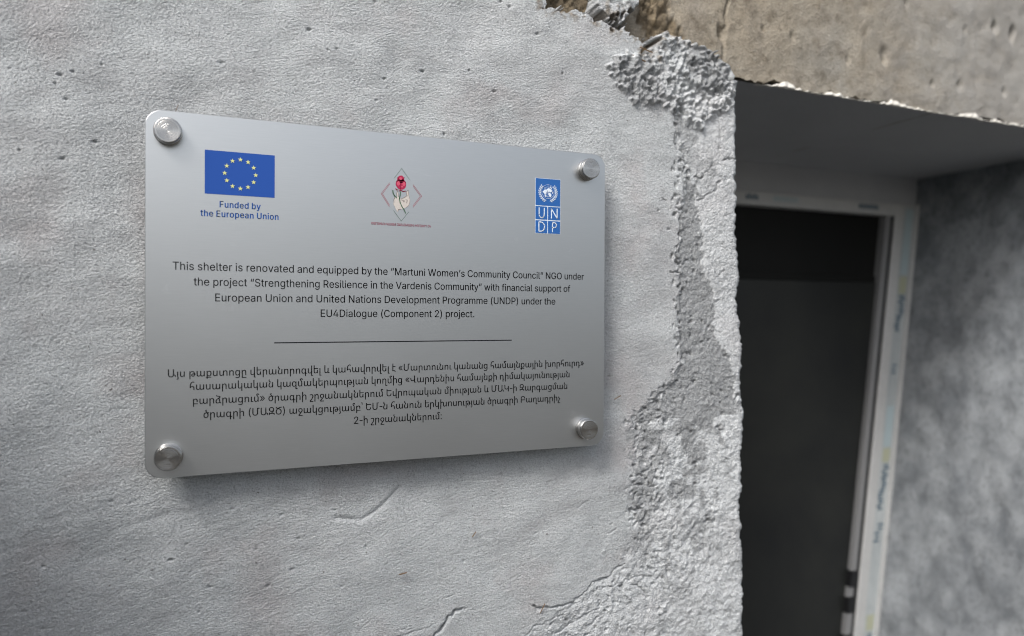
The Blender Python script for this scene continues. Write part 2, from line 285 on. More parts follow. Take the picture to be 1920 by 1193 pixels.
def wall_height(x, z):
    h = .75 * samp(F_big, x, z) + .10 * samp(F_mid, x, z)
    left = 1 - sst(-.18, .10, x); low = 1 - sst(-.20, .02, z)
    h += (.03 + .07 * left * (.3 + .7 * low)) * samp(F_trow, x, z) + .05 * samp(F_trow2, x, z) * (1 - left)
    h += (.19 - .05 * sst(.1, .25, x)) * samp(F_grit, x, z)
    h += .07 * samp(F_grain, x, z)
    ed = samp(F_edge, x, z) * .0016
    # to the right of the step the plaster skin is missing: coarser mortar, lower
    xs = np.interp(z, [p[1] for p in STEP][::-1], [p[0] for p in STEP][::-1])
    rgt = sst(-.0012, .0018 + .012 * (1 - sst(-.20, -.10, z)), x - xs + ed * (1.6 + 3 * (1 - sst(-.16, -.06, z)))) * (1 - sst(.238, .250, z))
    fade = 1 - .65 * (1 - sst(-.23, -.10, z))
    h += rgt * (-2.1 * fade + (.22 + .22 * (1 - fade)) * samp(F_rock, x, z) + .28 * samp(F_grit, x, z))
    sm = sdf(x, z, STRIP) + ed * (1.3 + 3.5 * (1 - sst(-.18, -.04, z)))
    strip = 1 - sst(-.0014, .0014, sm)
    h += strip * (-.9 * fade + .12 * samp(F_rock, x, z))
    msd = sdf(x, z, MASS) + ed * 2.2; mass = 1 - sst(-.003, .004, msd)
    h += mass * (1.5 + 1.1 * samp(F_rock, x, z))
    gr = np.maximum(1 - sst(-.003, .002, sdf(x, z, GREY_A) + ed * 2), 1 - sst(-.004, .006, sdf(x, z, GREY_B) + ed * 2))
    for pts, wd, dp in CRACKS:
        wd = wd * .95
        d = linedist(x + .0009 * samp(F_rock, x, z), z + .0009 * samp(F_rock, x + .3, z), pts) + .35 * np.abs(samp(F_edge, x, z)) * .0008
        h -= dp * 1000 * np.exp(-(d / wd) ** 2)
    for pts, wd, dp in GROOVES: h -= dp * 1000 * np.exp(-(linedist(x, z, pts) / wd) ** 2)
    for i, (px, pz) in enumerate(PITS):
        r = .0007 + .0003 * ((i * 37) % 10) / 10; k = (abs(x - px) < .008) & (abs(z - pz) < .008)
        h[k] -= (2.4 + (i % 4) * .5) * np.exp(-(np.hypot((x[k] - px) / (1 + .5 * (i % 3)), z[k] - pz) / r) ** 2)
    h += lumps(x, z)
    for hx, hz, hr, hd, ha in HOLES:
        k = (abs(x - hx) < .006) & (abs(z - hz) < .006); dx, dz = x[k] - hx, z[k] - hz
        h[k] -= hd * np.exp(-(((dx * math.cos(ha) + dz * math.sin(ha)) / (hr * 1.9)) ** 2 + ((dz * math.cos(ha) - dx * math.sin(ha)) / hr) ** 2))
    pd = np.minimum(sdf(x, z, PL_POLY) + ed * 1.6, sdf(x, z, CHUNK) + ed * 2)
    out = sst(-.0015, .0022, pd)
    h = h * (1 - out) - 32. * out
    wear = np.zeros(x.shape + (4,), np.float32)
    low_zone = sst(0, .02, x - xs) * (1 - sst(-.20, -.12, z)) * .38
    wear[..., 0] = np.clip(np.maximum(np.maximum(strip * (.95 - .45 * (1 - sst(-.26, -.13, z))), gr * .9), low_zone) , 0, 1)
    wear[..., 0] *= np.where(z < -.13, np.clip(.62 + .55 * samp(F_pat, x, z) + .5 * np.exp(-((x - xs - .012) / .014) ** 2), 0, 1.15), 1) ; wear[..., 0] = np.clip(wear[..., 0] + .55 * (1 - sst(-.004, .012, sdf(x, z, CREV) + samp(F_edge, x, z) * .005)), 0, 1)
    nearedge = (1 - sst(.0, .011, -pd)) * sst(.20, .24, z)
    wear[..., 1] = np.clip(nearedge * sst(-.6, .9, samp(F_edge, x, z)) * (1 - .85 * sst(.30, .33, x)), 0, 1) * .85
    wear[..., 2] = rgt; wear[..., 3] = 1
    return h, wear
LX0, LZ0, LC = .12, -.42, .0007; LNX, LNZ = 430, 1060
LF = np.zeros((LNZ, LNX), np.float32)
def stamp(cx, cz, r, hh):
    i0, i1 = max(0, int((cx - r - LX0) / LC)), min(LNX, int((cx + r - LX0) / LC) + 2); j0, j1 = max(0, int((cz - r - LZ0) / LC)), min(LNZ, int((cz + r - LZ0) / LC) + 2)
    if i1 <= i0 or j1 <= j0: return
    X = LX0 + np.arange(i0, i1)[None] * LC; Z = LZ0 + np.arange(j0, j1)[:, None] * LC
    a = random.random() * 3.14; dx, dz = X - cx, Z - cz; u = dx * math.cos(a) + dz * math.sin(a); v = (-dx * math.sin(a) + dz * math.cos(a)) * random.uniform(1, 1.6)
    q = np.clip(1 - (u*u + v*v) / (r*r), 0, 1); rho = np.sqrt((u*u + v*v)) / r; rho = rho * (1 + .22 * np.cos(3 * np.arctan2(v, u) + a * 5) + .12 * np.cos(5 * np.arctan2(v, u) + a))
    tx, tz = random.uniform(-.45, .45), random.uniform(-.45, .45)
    LF[j0:j1, i0:i1] = np.maximum(LF[j0:j1, i0:i1], hh * np.clip(2.6 * (1 - rho), 0, 1) * np.clip(.75 + (tx * u + tz * v) / r, .1, 1.3))
rs = np.random.RandomState(11)
def scatter(poly, n, rlo, rhi, k, margin=0.):
    xs_ = [p[0] for p in poly]; zs_ = [p[1] for p in poly]; q = rs.rand(n, 2)
    X = min(xs_) + q[:, 0] * (max(xs_) - min(xs_)); Z = min(zs_) + q[:, 1] * (max(zs_) - min(zs_)); ok = sdf(X, Z, poly) < margin
    for x, z in zip(X[ok], Z[ok]):
        r = rlo + (rhi - rlo) * rs.rand() ** 2.2; stamp(x, z, r, r * 1000 * k * rs.uniform(.6, 1.2))
scatter(MASS, 2600, .0012, .0068, .75, .001)
scatter(CHUNK, 260, .0015, .005, .5)
scatter(STRIP, 5200, .0008, .0020, .26)
scatter([(.30, .24), (.395, .24), (.41, -.40), (.30, -.40)], 2000, .0008, .0022, .30)
scatter(mm([(117.4,-348.0),(177.2,-319.6),(240.8,-292.2),(260.6,-268.9),(253.0,-135.4),(293.5,-102.5),(411.1,-119.6),(413.8,-400.2)]), 4200, .0008, .0021, .25)
HOLES = []
for poly, n in ((MASS, 150), (STRIP, 160), (mm([(283.2,-102.1),(259.6,-124.2),(253.6,-221.8),(267.5,-287.1),(295.0,-290.8),(300.6,-114.6)]), 90), (mm([(117.4,-348.0),(177.2,-319.6),(240.8,-292.2),(309.0,-292.6),(309.8,-381.9)]), 70), (mm([(306.3,214.7),(305.1,26.7),(314.4,-79.6),(324.3,-79.9),(323.4,27.1),(316.2,215.9)]), 60)):
    xs_ = [p[0] for p in poly]; zs_ = [p[1] for p in poly]; q = rs.rand(n, 2)
    X = min(xs_) + q[:, 0] * (max(xs_) - min(xs_)); Z = min(zs_) + q[:, 1] * (max(zs_) - min(zs_)); ok = sdf(X, Z, poly) < .001
    HOLES += [(x, z, rs.uniform(.0008, .0015 if poly is not MASS else .0026), rs.uniform(2.0, 5.5), rs.uniform(0, 3.14)) for x, z in zip(X[ok], Z[ok])]
for x, z, r, hh in [(*p, r, hh) for p, r, hh in zip(mm([(306.3,217.7),(317.9,175.9),(317.9,179.5),(301.6,287.2),(230.1,306.3),(249.7,316.4),(305.8,282.6),(244.0,-275.4),(224.3,-267.2),(298.9,-338.6),(354.6,283.3)]), (.005,.0035,.002,.0045,.007,.006,.004,.003,.003,.0035,.004), (4,3,2,4,5,5,3,1.5,1.5,1.5,3))]: stamp(x, z, r, hh)
def lumps(x, z):
    u = np.clip((x - LX0) / LC, 0, LNX - 1.01); v = np.clip((z - LZ0) / LC, 0, LNZ - 1.01); i = u.astype(int); j = v.astype(int); a = u - i; b = v - j
    o = (LF[j, i] * (1-a) + LF[j, i+1] * a) * (1-b) + (LF[j+1, i] * (1-a) + LF[j+1, i+1] * a) * b
    return o * ((x > LX0) & (x < LX0 + LNX * LC) & (z > LZ0) & (z < LZ0 + LNZ * LC))

def grid_mesh(name, P, mt, parent, wear=None):
    nz, nx = P.shape[:2]; me = bpy.data.meshes.new(name); nv = nz * nx
    me.vertices.add(nv); me.vertices.foreach_set('co', P.reshape(-1).astype(np.float32))
    i = np.arange(nz - 1)[:, None] * nx + np.arange(nx - 1)[None]; q = np.stack([i, i + 1, i + nx + 1, i + nx], -1).reshape(-1)
    nf = q.size // 4; me.loops.add(nf * 4); me.loops.foreach_set('vertex_index', q.astype(np.int32))
    me.polygons.add(nf); me.polygons.foreach_set('loop_start', (np.arange(nf) * 4).astype(np.int32)); me.polygons.foreach_set('loop_total', np.full(nf, 4, np.int32))
    me.update(calc_edges=True); me.shade_smooth()
    if wear is not None:
        at = me.attributes.new('wear', 'FLOAT_COLOR', 'POINT'); at.data.foreach_set('color', wear.reshape(-1).astype(np.float32))
    return link(name, me, mt, parent)

wall = empty('plastered_wall', (0, 0, -1.5))
meta(wall, 'whitewashed rough plaster wall with a crumbling cracked corner, carrying the metal plaque', 'wall')
xs = np.concatenate([np.linspace(-.80, -.37, 30)[:-1], np.linspace(-.37, .20, 660)[:-1], np.linspace(.20, .404, 262)])
NB = xs.size
zs = np.concatenate([np.linspace(-1.5, -.43, 40)[:-1], np.linspace(-.43, .345, 900)[:-1], np.linspace(.345, 1.1, 40)])
XN, ZN = np.meshgrid(xs, zs)
ze = [p[1] for p in XE][::-1]; xe_ = [p[0] for p in XE][::-1]
rad = .007
xe = np.interp(ZN[:, 0], ze, xe_); xe = xe + .0007 * samp(F_edge, ZN[:, 0] * 0 + .3, ZN[:, 0]) + .00045 * samp(F_rock, ZN[:, 0] * 0 + .7, ZN[:, 0])
t = np.clip((XN - .30) / (.404 - .30), 0, 1); XX = XN * (1 - (t > 0)) + (t > 0) * (.30 + t * ((xe - rad)[:, None] - .30))
Hh, W_ = wall_height(XX, ZN)
front = np.stack([XX, YW - Hh / 1000, ZN], -1)
th = np.radians(np.linspace(0, 90, 9))[1:]
xa = xe[:, None] - rad + rad * np.sin(th)[None]; hl, wl = wall_height(xa, np.repeat(ZN[:, :1], 8, 1)); hl0 = Hh[:, -1:]
ya = YW + rad * (1 - np.cos(th))[None] - np.where(hl < -8, hl, (.6 * hl + .4 * hl0)) / 1000 * np.cos(th)[None] ** .7
ya = ya + .036 * sst(.253, .262, ZN[:, :1])
rk = samp(F_rock, np.repeat(ZN[:, :1], 8, 1) + .11, xa * 3)
arc = np.stack([xa + .0005 * rk * np.sin(th)[None], ya, np.repeat(ZN[:, :1], 8, 1)], -1)
yb = np.concatenate([np.linspace(YW + rad, .12, 60)[1:], np.linspace(.12, YN, 20)[1:]])
YB = np.maximum(np.repeat(yb[None], xe.size, 0), YW + rad + .036 * sst(.253, .262, ZN[:, :1]))
back = np.stack([xe[:, None] + (samp(F_rock, yb[None] + 0 * xe[:, None], np.repeat(ZN[:, :1], yb.size, 1)) * .0006 + samp(F_big, yb[None] + 0 * xe[:, None], np.repeat(ZN[:, :1], yb.size, 1)) * .0008) * sst(0, .01, yb - YW - rad)[None], YB, np.repeat(ZN[:, :1], yb.size, 1)], -1)
P = np.concatenate([front, arc, back], 1)
wb = np.repeat(wl[:, -1:], yb.size, 1)
face = grid_mesh('plaster_face', P, M_pl, wall, np.concatenate([W_, wl, wb], 1)); face.location = (0, 0, 1.5)
# the plain masonry body behind the plaster skin, and the far end of the wall
MB().box(-2.6, -.803, .024, .40, 0, 3.6).build('plaster_face', M_pl, wall)
MB().box(-2.6, .36, .062, .39, 0, 1.74).build('masonry_core', M_reveal, wall)
for p, rot, ln in [(mm([(236.5,-103.0)])[0], .5, .004), (mm([(-188.0,155.2)])[0], 1.2, .0035), (mm([(4.9,-259.4)])[0], .2, .0035), (mm([(75.6,-230.5)])[0], 1.0, .003), (mm([(149.9,-314.7)])[0], 1.1, .005), (mm([(256.9,261.3)])[0], -.3, .012), (mm([(269.5,270.6)])[0], -.25, .008)]:
    b = MB(); dx, dz = math.cos(rot) * ln, math.sin(rot) * ln
    b.hexa([(-dx, 0, -dz-.0004), (dx, -.001, dz-.0004), (dx, -.001, dz+.0004), (-dx, 0, -dz+.0004)], [(-dx, .001, -dz-.0004), (dx, 0, dz-.0004), (dx, 0, dz+.0004), (-dx, .001, -dz+.0004)])
    b.build('straw_fleck', M_straw, wall, (p[0], .0172, p[1] + 1.5))

# unseen wall added left of the frame to darken the plaster's lower left
sw = empty('added_shade_wall', (-.64, -.6, -1.5)); meta(sw, 'added grey wall out of view at the far left, shading the plaster', 'wall')
MB().box(-.25, 0, -1.0, .617, 0, 1.82).build('render_face', M_reveal, sw)

# ------------------------------------------------------------------ the concrete lintel
lint = empty('concrete_lintel', (.4, YL, .266)); meta(lint, 'long tan concrete beam with pits and a chipped lower edge over the doorway', 'beam')
xs2 = np.concatenate([np.linspace(.08, .34, 150)[:-1], np.linspace(.34, 1.02, 330)[:-1], np.linspace(1.02, 2.2, 40)]); ss = np.linspace(0, 1, 150)
X2, T2 = np.meshgrid(xs2, ss)
zb = .2655 + .0010 * samp(F_edge, xs2, xs2 * 0 + .4) + .0011 * samp(F_big, xs2, xs2 * 0 + .2)
for cx, wd, dp in [(.470, .012, .006), (.655, .008, .004), (.60, .01, .002), (.80, .014, .003), (.885, .010, .005)]: zb = zb + dp * np.exp(-((xs2 - cx) / wd) ** 2)
Z2 = zb[None] + (T2 ** 1.5) * (1.1 - zb[None])
h2 = 1.0 * samp(F_big, X2, Z2) + .35 * samp(F_mid, X2, Z2) + .25 * samp(F_rock, X2, Z2) * sst(.2, 1.2, samp(F_pat, X2, Z2))
h2 += -.7 * np.exp(-((Z2 - .30 - .02 * (X2 - .4)) / .012) ** 2) * (.5 + .5 * samp(F_mid, X2, Z2))
for px, pz, r, d in [(*p, r, d) for p, r, d in zip(mm([(870.5,398.6),(911.4,398.9),(909.2,389.3),(809.9,386.8),(654.7,331.0),(654.8,321.2),(451.6,331.3),(495.8,329.0),(389.1,314.5),(386.7,322.3),(743.7,301.6),(588.8,311.2),(799.1,307.2),(895.1,310.2),(693.2,404.8),(562.0,267.0)]), (.006,.006,.005,.003,.007,.004,.003,.004,.006,.004,.004,.004,.005,.005,.004,.003), (9,10,6,4,5,6,4,4,7,5,4,3,4,4,5,3))]:
    h2 -= d * np.exp(-(((X2 - px) / r) ** 2 + ((Z2 - pz) / (r * 1.2)) ** 2) ** 1.5)
for pts in [mm([(398.8,356.8),(394.3,337.3),(397.5,328.4),(388.3,316.3),(391.5,305.5),(390.2,280.3)])]: h2 -= 4.5 * np.exp(-(linedist(X2, Z2, pts) / .0016) ** 2)
SOIL = mm([(273.3,358.8),(277.1,312.1),(287.8,290.0),(260.2,268.2),(294.9,273.1),(341.7,292.0),(330.6,308.6),(315.9,324.4),(304.9,364.6)])
soil = 1 - sst(-.004, .006, sdf(X2, Z2, SOIL) + samp(F_edge, X2, Z2) * .003); soil = np.maximum(soil, (1 - sst(.215, .235, X2)))
h2 += soil * (-3 + 2.2 * samp(F_rock, X2, Z2))
w2 = np.zeros(X2.shape + (4,), np.float32); w2[..., 0] = soil * .85; w2[..., 1] = sst(.50, .95, X2 + .03 * samp(F_mid, X2, Z2)) * .8; w2[..., 3] = 1
fr = np.stack([X2, YL - h2 / 1000, Z2], -1)
under = np.stack([np.repeat(xs2[None], 5, 0), np.repeat(np.linspace(YN + .12, YL + .002, 5)[:, None], xs2.size, 1), np.repeat(zb[None] + .0015, 5, 0)], -1)
PP = np.concatenate([under, fr], 0); w2 = np.concatenate([np.repeat(w2[:1], 5, 0), w2], 0)
o = grid_mesh('beam_face', PP, M_con, lint, w2); o.location = (-.4, -YL, -.266)
MB().box(-.38, 1.8, .02, .48, .004, .83).build('beam_body', M_con, lint)

# ------------------------------------------------------------------ doorway niche: soffit, back wall strip, right reveal
ZS = .2635
JT, JB = (1.158, 0.2206), (1.051, -0.6547)            # outer frame corner, top and foot (x, z) at the niche back: the jamb leans
lean = (JT[0] - JB[0]) / (JT[1] - JB[1])
def jx(z, off=0.): return JT[0] + lean * (z - JT[1]) + off
soff = empty('doorway_soffit', (.8, .2, ZS)); meta(soff, 'smooth dark grey underside of the doorway opening below the tan beam', 'ceiling')
b = MB(); nx = 60
sx = np.linspace(.40, 1.32, nx); sy = np.linspace(YL + .001, YN + .02, 20)
SX, SY = np.meshgrid(sx, sy); SZ = ZS + .0003 * samp(F_big, SX, SY); SZ[0] += .0006 * samp(F_edge, sx, sx * 0)
o = grid_mesh('soffit_face', np.stack([SX, SY, SZ], -1), M_soffit, soff); o.location = (-.8, -.2, -ZS)
# chipped white plaster lip that squeezes out between beam and soffit
v, f = [], []; lx = np.arange(.44, 1.25, .0035)
lt = np.clip(.0006 + .0011 * samp(F_mid, lx, lx * 0 + .33) + .0012 * samp(F_edge, lx, lx * 0 + .1), .0002, .01)
for cx, wd, dp in [(.487, .010, .0075), (.565, .009, .003), (.668, .010, .0055), (.820, .018, .0055), (.875, .010, .003)]: lt = lt + dp * np.exp(-((lx - cx) / wd) ** 2)
lt *= sst(.445, .475, lx)
for i, (x, t_) in enumerate(zip(lx, lt)):
    yo = YL - .0012 - .0011 * math.sin(i * 1.7) - t_ * .25
    v += [(x, yo + .003, ZS - .0004), (x, yo, ZS - .0002 + t_ * .2), (x, yo + .0006, ZS + t_), (x, yo + .012, ZS + t_ * 1.1 + .0005)]
    if i: k = 4 * i; f += [(k-4+j, k+j, k+j+1, k-3+j) for j in range(3)]
o = pydata('plaster_lip', v, f, M_lip, soff, (-.8, -.2, -ZS)); o.data.flip_normals()

rev = empty('reveal_wall', (1.2, .2, -1.5)); meta(rev, 'blotchy grey rendered side wall at the right of the doorway', 'wall')
ry = np.linspace(YL + .003, YN + .06, 60); rz = np.linspace(-1.5, ZS + .004, 150); RY, RZ = np.meshgrid(ry, rz)
RX = jx(RZ) + .004 - .0014 * samp(F_big, RY, RZ) - .0005 * samp(F_mid, RY, RZ) + .045 * (0)
o = grid_mesh('render_face', np.stack([RX, RY, RZ], -1), M_reveal, rev); o.location = (-1.2, -.2, 1.5)
b = MB(); b.hexa([(jx(-1.5)+.008, YL+.006, -1.5), (2.2, YL+.006, -1.5), (2.2, YL+.006, ZS-.002), (jx(ZS)+.010, YL+.006, ZS-.002)], [(jx(-1.5)+.008, .50, -1.5), (2.2, .50, -1.5), (2.2, .50, ZS-.002), (jx(ZS)+.010, .50, ZS-.002)])
o = b.build('pier_body', M_pl, rev, (-1.2, -.2, 1.5))
# strip of grey plaster between soffit and door head
hdw = empty('head_wall', (.8, YN, .24)); meta(hdw, 'narrow smooth grey plaster band above the white door head', 'wall')
ZH = 0.2093
MB().box(.40, jx(.25) + .03, YN, YN + .10, ZH - .004, ZS + .003).build('plaster_band', M_soffit, hdw, (-.8, -YN, -.24))

# ------------------------------------------------------------------ white door frame with printed film
df = empty('doorway', (.8, YN, -1.5)); meta(df, 'white plastic doorway frame with printed protective film patches around a dark grey door', 'doorway')
LOC = (-.8, -YN, 1.5); FW, HD = 0.0589 - .003, 0.0249; YF = YN - .006; ZB = -1.46
def slab(b, o0, o1, y0, y1, z0, z1):   # an upright that follows the lean of the jamb
    b.hexa([(jx(z0, o0), y0, z0), (jx(z0, o1), y0, z0), (jx(z1, o1), y0, z1), (jx(z1, o0), y0, z1)], [(jx(z0, o0), y1, z0), (jx(z0, o1), y1, z0), (jx(z1, o1), y1, z1), (jx(z1, o0), y1, z1)]); return b
slab(MB(), -FW, 0, YF, YF + .060, ZB, ZH).build('jamb', M_pvc, df, LOC, bevel=.002)
MB().hexa([(.47, YF, ZH - HD), (jx(ZH - HD, -FW - .0004), YF, ZH - HD), (jx(ZH, -FW - .0004), YF, ZH), (.47, YF, ZH)], [(.47, YF + .06, ZH - HD), (jx(ZH - HD, -FW - .0004), YF + .06, ZH - HD), (jx(ZH, -FW - .0004), YF + .06, ZH), (.47, YF + .06, ZH)]).build('head', M_pvc, df, LOC, bevel=.002)
MB().box(.415, .4695, YF, YF + .06, ZB, ZH).build('jamb', M_pvc, df, LOC, bevel=.002)
slab(MB(), -.006, .002, YF - .006, YF - .0008, ZB, ZH).build('outer_lip', M_pvc, df, LOC)
slab(MB(), -FW - .0085, -FW - .0004, YF + .004, YF + .060, ZB, ZH - HD).build('gasket', M_gasket, df, LOC)
S0, S1, SY = -FW - .022, -FW - .0088, YF + .003
slab(MB(), S0, S1, SY, YF + .060, -0.518, ZH - HD).build('rebate_strip', M_alu, df, LOC, bevel=.001)
for z0, z1, m_, dy in [(-0.5485, -0.5191, M_hw, -.001), (-0.5691, -0.5495, M_alu, .003), (-0.5996, -0.5702, M_hw, -.001), (-0.641, -0.6007, M_alu, 0), (-0.6563, -0.6421, M_hw, -.001), (-0.7076, -0.6574, M_alu, 0), (-1.40, -0.7086, M_hw, 0)]:
    slab(MB(), S0 - .001, S1 + .0003, SY + dy, YF + .060, z0, z1).build('strike_plate', m_, df, LOC)
# film on the jamb face
def film(z0, z1, a, c, m_, name='film_patch', dy=.0006): slab(MB(), -FW + a, -FW + c, YF - dy, YF - dy + .0003, z0, z1).build(name, m_, df, LOC)
f0, f1 = FW * .42, FW * .88
film(-1.40, .205, FW * .40, FW * .90, M_film)
for z0, z1, m_ in [(0.0672, 0.1994, M_teal), (0.0285, 0.0629, M_yel), (-0.2782, -0.197, M_teal), (-0.3085, -0.2814, M_yel), (-0.6399, -0.6094, M_yel)]: film(z0, z1, f0 + .003, f1 - .003, m_, 'film_print', .0011)
for z0, z1, n_ in [(-0.048, 0.0263, 13), (-0.4039, -0.3118, 15), (-0.1344, -0.1106, 3), (-0.468, -0.4278, 5), (-0.7185, -0.6432, 12)]:
    b = MB(); rr = random.Random(int(z1 * 1000))
    for k in range(n_):
        zz = z0 + (z1 - z0) * (k + .5) / n_; a = f0 + .002 + (f1 - f0) * rr.uniform(.02, .30) + (0 if k > n_ * .45 else -.004); c = a + (f1 - f0) * rr.uniform(.35, .6)
        slab(b, -FW + a, -FW + c, YF - .0016, YF - .0013, zz - .0024, zz + .0018)
    b.build('film_print', M_navy, df, LOC)
for x0, x1, m_ in [(0.7196, 0.7525, M_navy), (0.7834, 0.8471, M_teal), (0.9959, 1.0532, M_navy)]:
    b = MB(); n_ = int((x1 - x0) / .006)
    for k in range(n_): b.box(x0 + k * .006, x0 + k * .006 + .004, YF - .0010, YF - .0006, ZH - HD * .62, ZH - HD * (.30 - .1 * (k % 2)))
    b.build('film_print', m_, df, LOC)

# ------------------------------------------------------------------ the dark door leaf standing in the frame
dl = empty('door_leaf', (0, .03, 0), df)
DL = (-.8, -YN - .03, 1.5); ZD = 0.0568
def leaf(b, z0, z1, y0, y1, o1):
    b.hexa([(.44, y0, z0), (jx(z0, o1), y0, z0), (jx(z1, o1), y0, z1), (.44, y0, z1)], [(.44, y1, z0), (jx(z0, o1), y1, z0), (jx(z1, o1), y1, z1), (.44, y1, z1)]); return b
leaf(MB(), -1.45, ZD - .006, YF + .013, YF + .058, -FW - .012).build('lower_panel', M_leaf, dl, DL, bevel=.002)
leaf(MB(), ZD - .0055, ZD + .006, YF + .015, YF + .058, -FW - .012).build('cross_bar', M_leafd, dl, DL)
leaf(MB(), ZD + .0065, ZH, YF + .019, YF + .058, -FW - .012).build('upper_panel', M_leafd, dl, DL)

# ------------------------------------------------------------------ ground
g = MB(); g.poly([(-300, -600, -1.5), (300, -600, -1.5), (300, .39, -1.5), (-300, .39, -1.5)])
o = g.build('ground', M_ground); meta(o, kind='structure'); 
g = MB(); g.box(-2.6, 2.2, .05, .40, 1.70, 1.9)

# ------------------------------------------------------------------ the plaque
PW, PH = .420, .297
pq = empty('plaque', (0, .0, -PH / 2)); meta(pq, 'brushed metal plaque with black bilingual text and three colour emblems, fixed to the whitewashed wall', 'plaque')
LQ = (0, 0, PH / 2)
def rrect(hw, hh, r, n=10):
    pts = []
    for cx, cz, a0 in ((hw - r, hh - r, 0), (-hw + r, hh - r, 90), (-hw + r, -hh + r, 180), (hw - r, -hh + r, 270)):
        pts += [(cx + r * math.cos(R(a0 + 90 * k / n)), cz + r * math.sin(R(a0 + 90 * k / n))) for k in range(n + 1)]
    return pts
def prism(name, outline, y0, y1, m_, parent, loc=(0,0,0), bev=0):
    n = len(outline); vs = [(x, y0, z) for x, z in outline] + [(x, y1, z) for x, z in outline]
    if bev:
        cx = 0; vs = []
        for (yy, ins) in ((y0, bev), (y0 + bev, 0), (y1, 0)): vs += [(x * (1 - ins / PW * 2), yy, z * (1 - ins / PH * 2)) for x, z in outline]
        fs = [tuple(range(n))] + [tuple(range(3*n-1, 2*n-1, -1))]
        for r_ in range(2): fs += [(r_*n+i, (r_+1)*n+i, (r_+1)*n+(i+1)%n, r_*n+(i+1)%n) for i in range(n)]
    else:
        fs = [tuple(range(n)), tuple(range(2*n-1, n-1, -1))] + [(i, n+i, n+(i+1)%n, (i+1)%n) for i in range(n)]
    o = pydata(name, vs, fs, m_, parent, loc); bm = bmesh.new(); bm.from_mesh(o.data); bmesh.ops.recalc_face_normals(bm, faces=bm.faces); bm.to_mesh(o.data); bm.free(); return o
plate = prism('plate', rrect(PW / 2, PH / 2, .013), 0, .003, M_plate, pq, LQ, bev=.0004)
def lathe(name, prof, m_, parent, loc, n=64):
    vs, fs = [], []
    for r, y in prof: vs += [(r * math.cos(2*math.pi*k/n), y, r * math.sin(2*math.pi*k/n)) for k in range(n)]
    for i in range(len(prof) - 1): fs += [(i*n+k, (i+1)*n+k, (i+1)*n+(k+1)%n, i*n+(k+1)%n) for k in range(n)]
    o = pydata(name, vs, fs, m_, parent, loc); bm = bmesh.new(); bm.from_mesh(o.data); bmesh.ops.recalc_face_normals(bm, faces=bm.faces)
    for f_ in bm.faces: f_.smooth = True
    for e_ in bm.edges:
        if len(e_.link_faces) == 2 and e_.calc_face_angle(0) > R(10): e_.smooth = False
    bm.to_mesh(o.data); bm.free(); return o
def standoff(x, z):
    cap = lathe('standoff_cap', [(.00005, -.0095), (.0092, -.0095), (.0098, -.0093), (.0103, -.0086), (.0103, -.0034), (.0099, -.0030), (.0097, -.0024), (.0107, -.0020), (.0107, -.0001)], M_knob, pq, (x, 0, z + PH / 2))
    lathe('barrel', [(.0085, .0031), (.0085, .024), (.00005, .024)], M_knob, cap, (0, 0, 0), 24)
    return cap
for x, z in [(-0.1932, 0.1306), (0.1887, 0.1315), (-0.1926, -0.131), (0.1881, -0.1304)]: standoff(x, z)

INK = -.00022
def flat(name, polys, m_, parent, lvl=1, loc=LQ):
    b = MB()
    for p in polys: b.poly([(x / 1000, INK * lvl, z / 1000) for x, z in p])
    o = pydata(name, b.v, b.f, m_, parent, loc)
    bm = bmesh.new(); bm.from_mesh(o.data)
    for f_ in bm.faces:
        f_.normal_update()
        if f_.normal.y > 0: f_.normal_flip()
    bm.to_mesh(o.data); bm.free(); return o
def stroke(pts, w_):    # polyline as quads, mm
    out = []
    for (ax, az), (bx, bz) in zip(pts[:-1], pts[1:]):
        l = math.hypot(bx-ax, bz-az) or 1; nx, nz = -(bz-az)/l*w_/2, (bx-ax)/l*w_/2; ex, ez = (bx-ax)/l*w_*.2, (bz-az)/l*w_*.2
        out.append([(ax-ex+nx, az-ez+nz), (bx+ex+nx, bz+ez+nz), (bx+ex-nx, bz+ez-nz), (ax-ex-nx, az-ez-nz)])
    return out
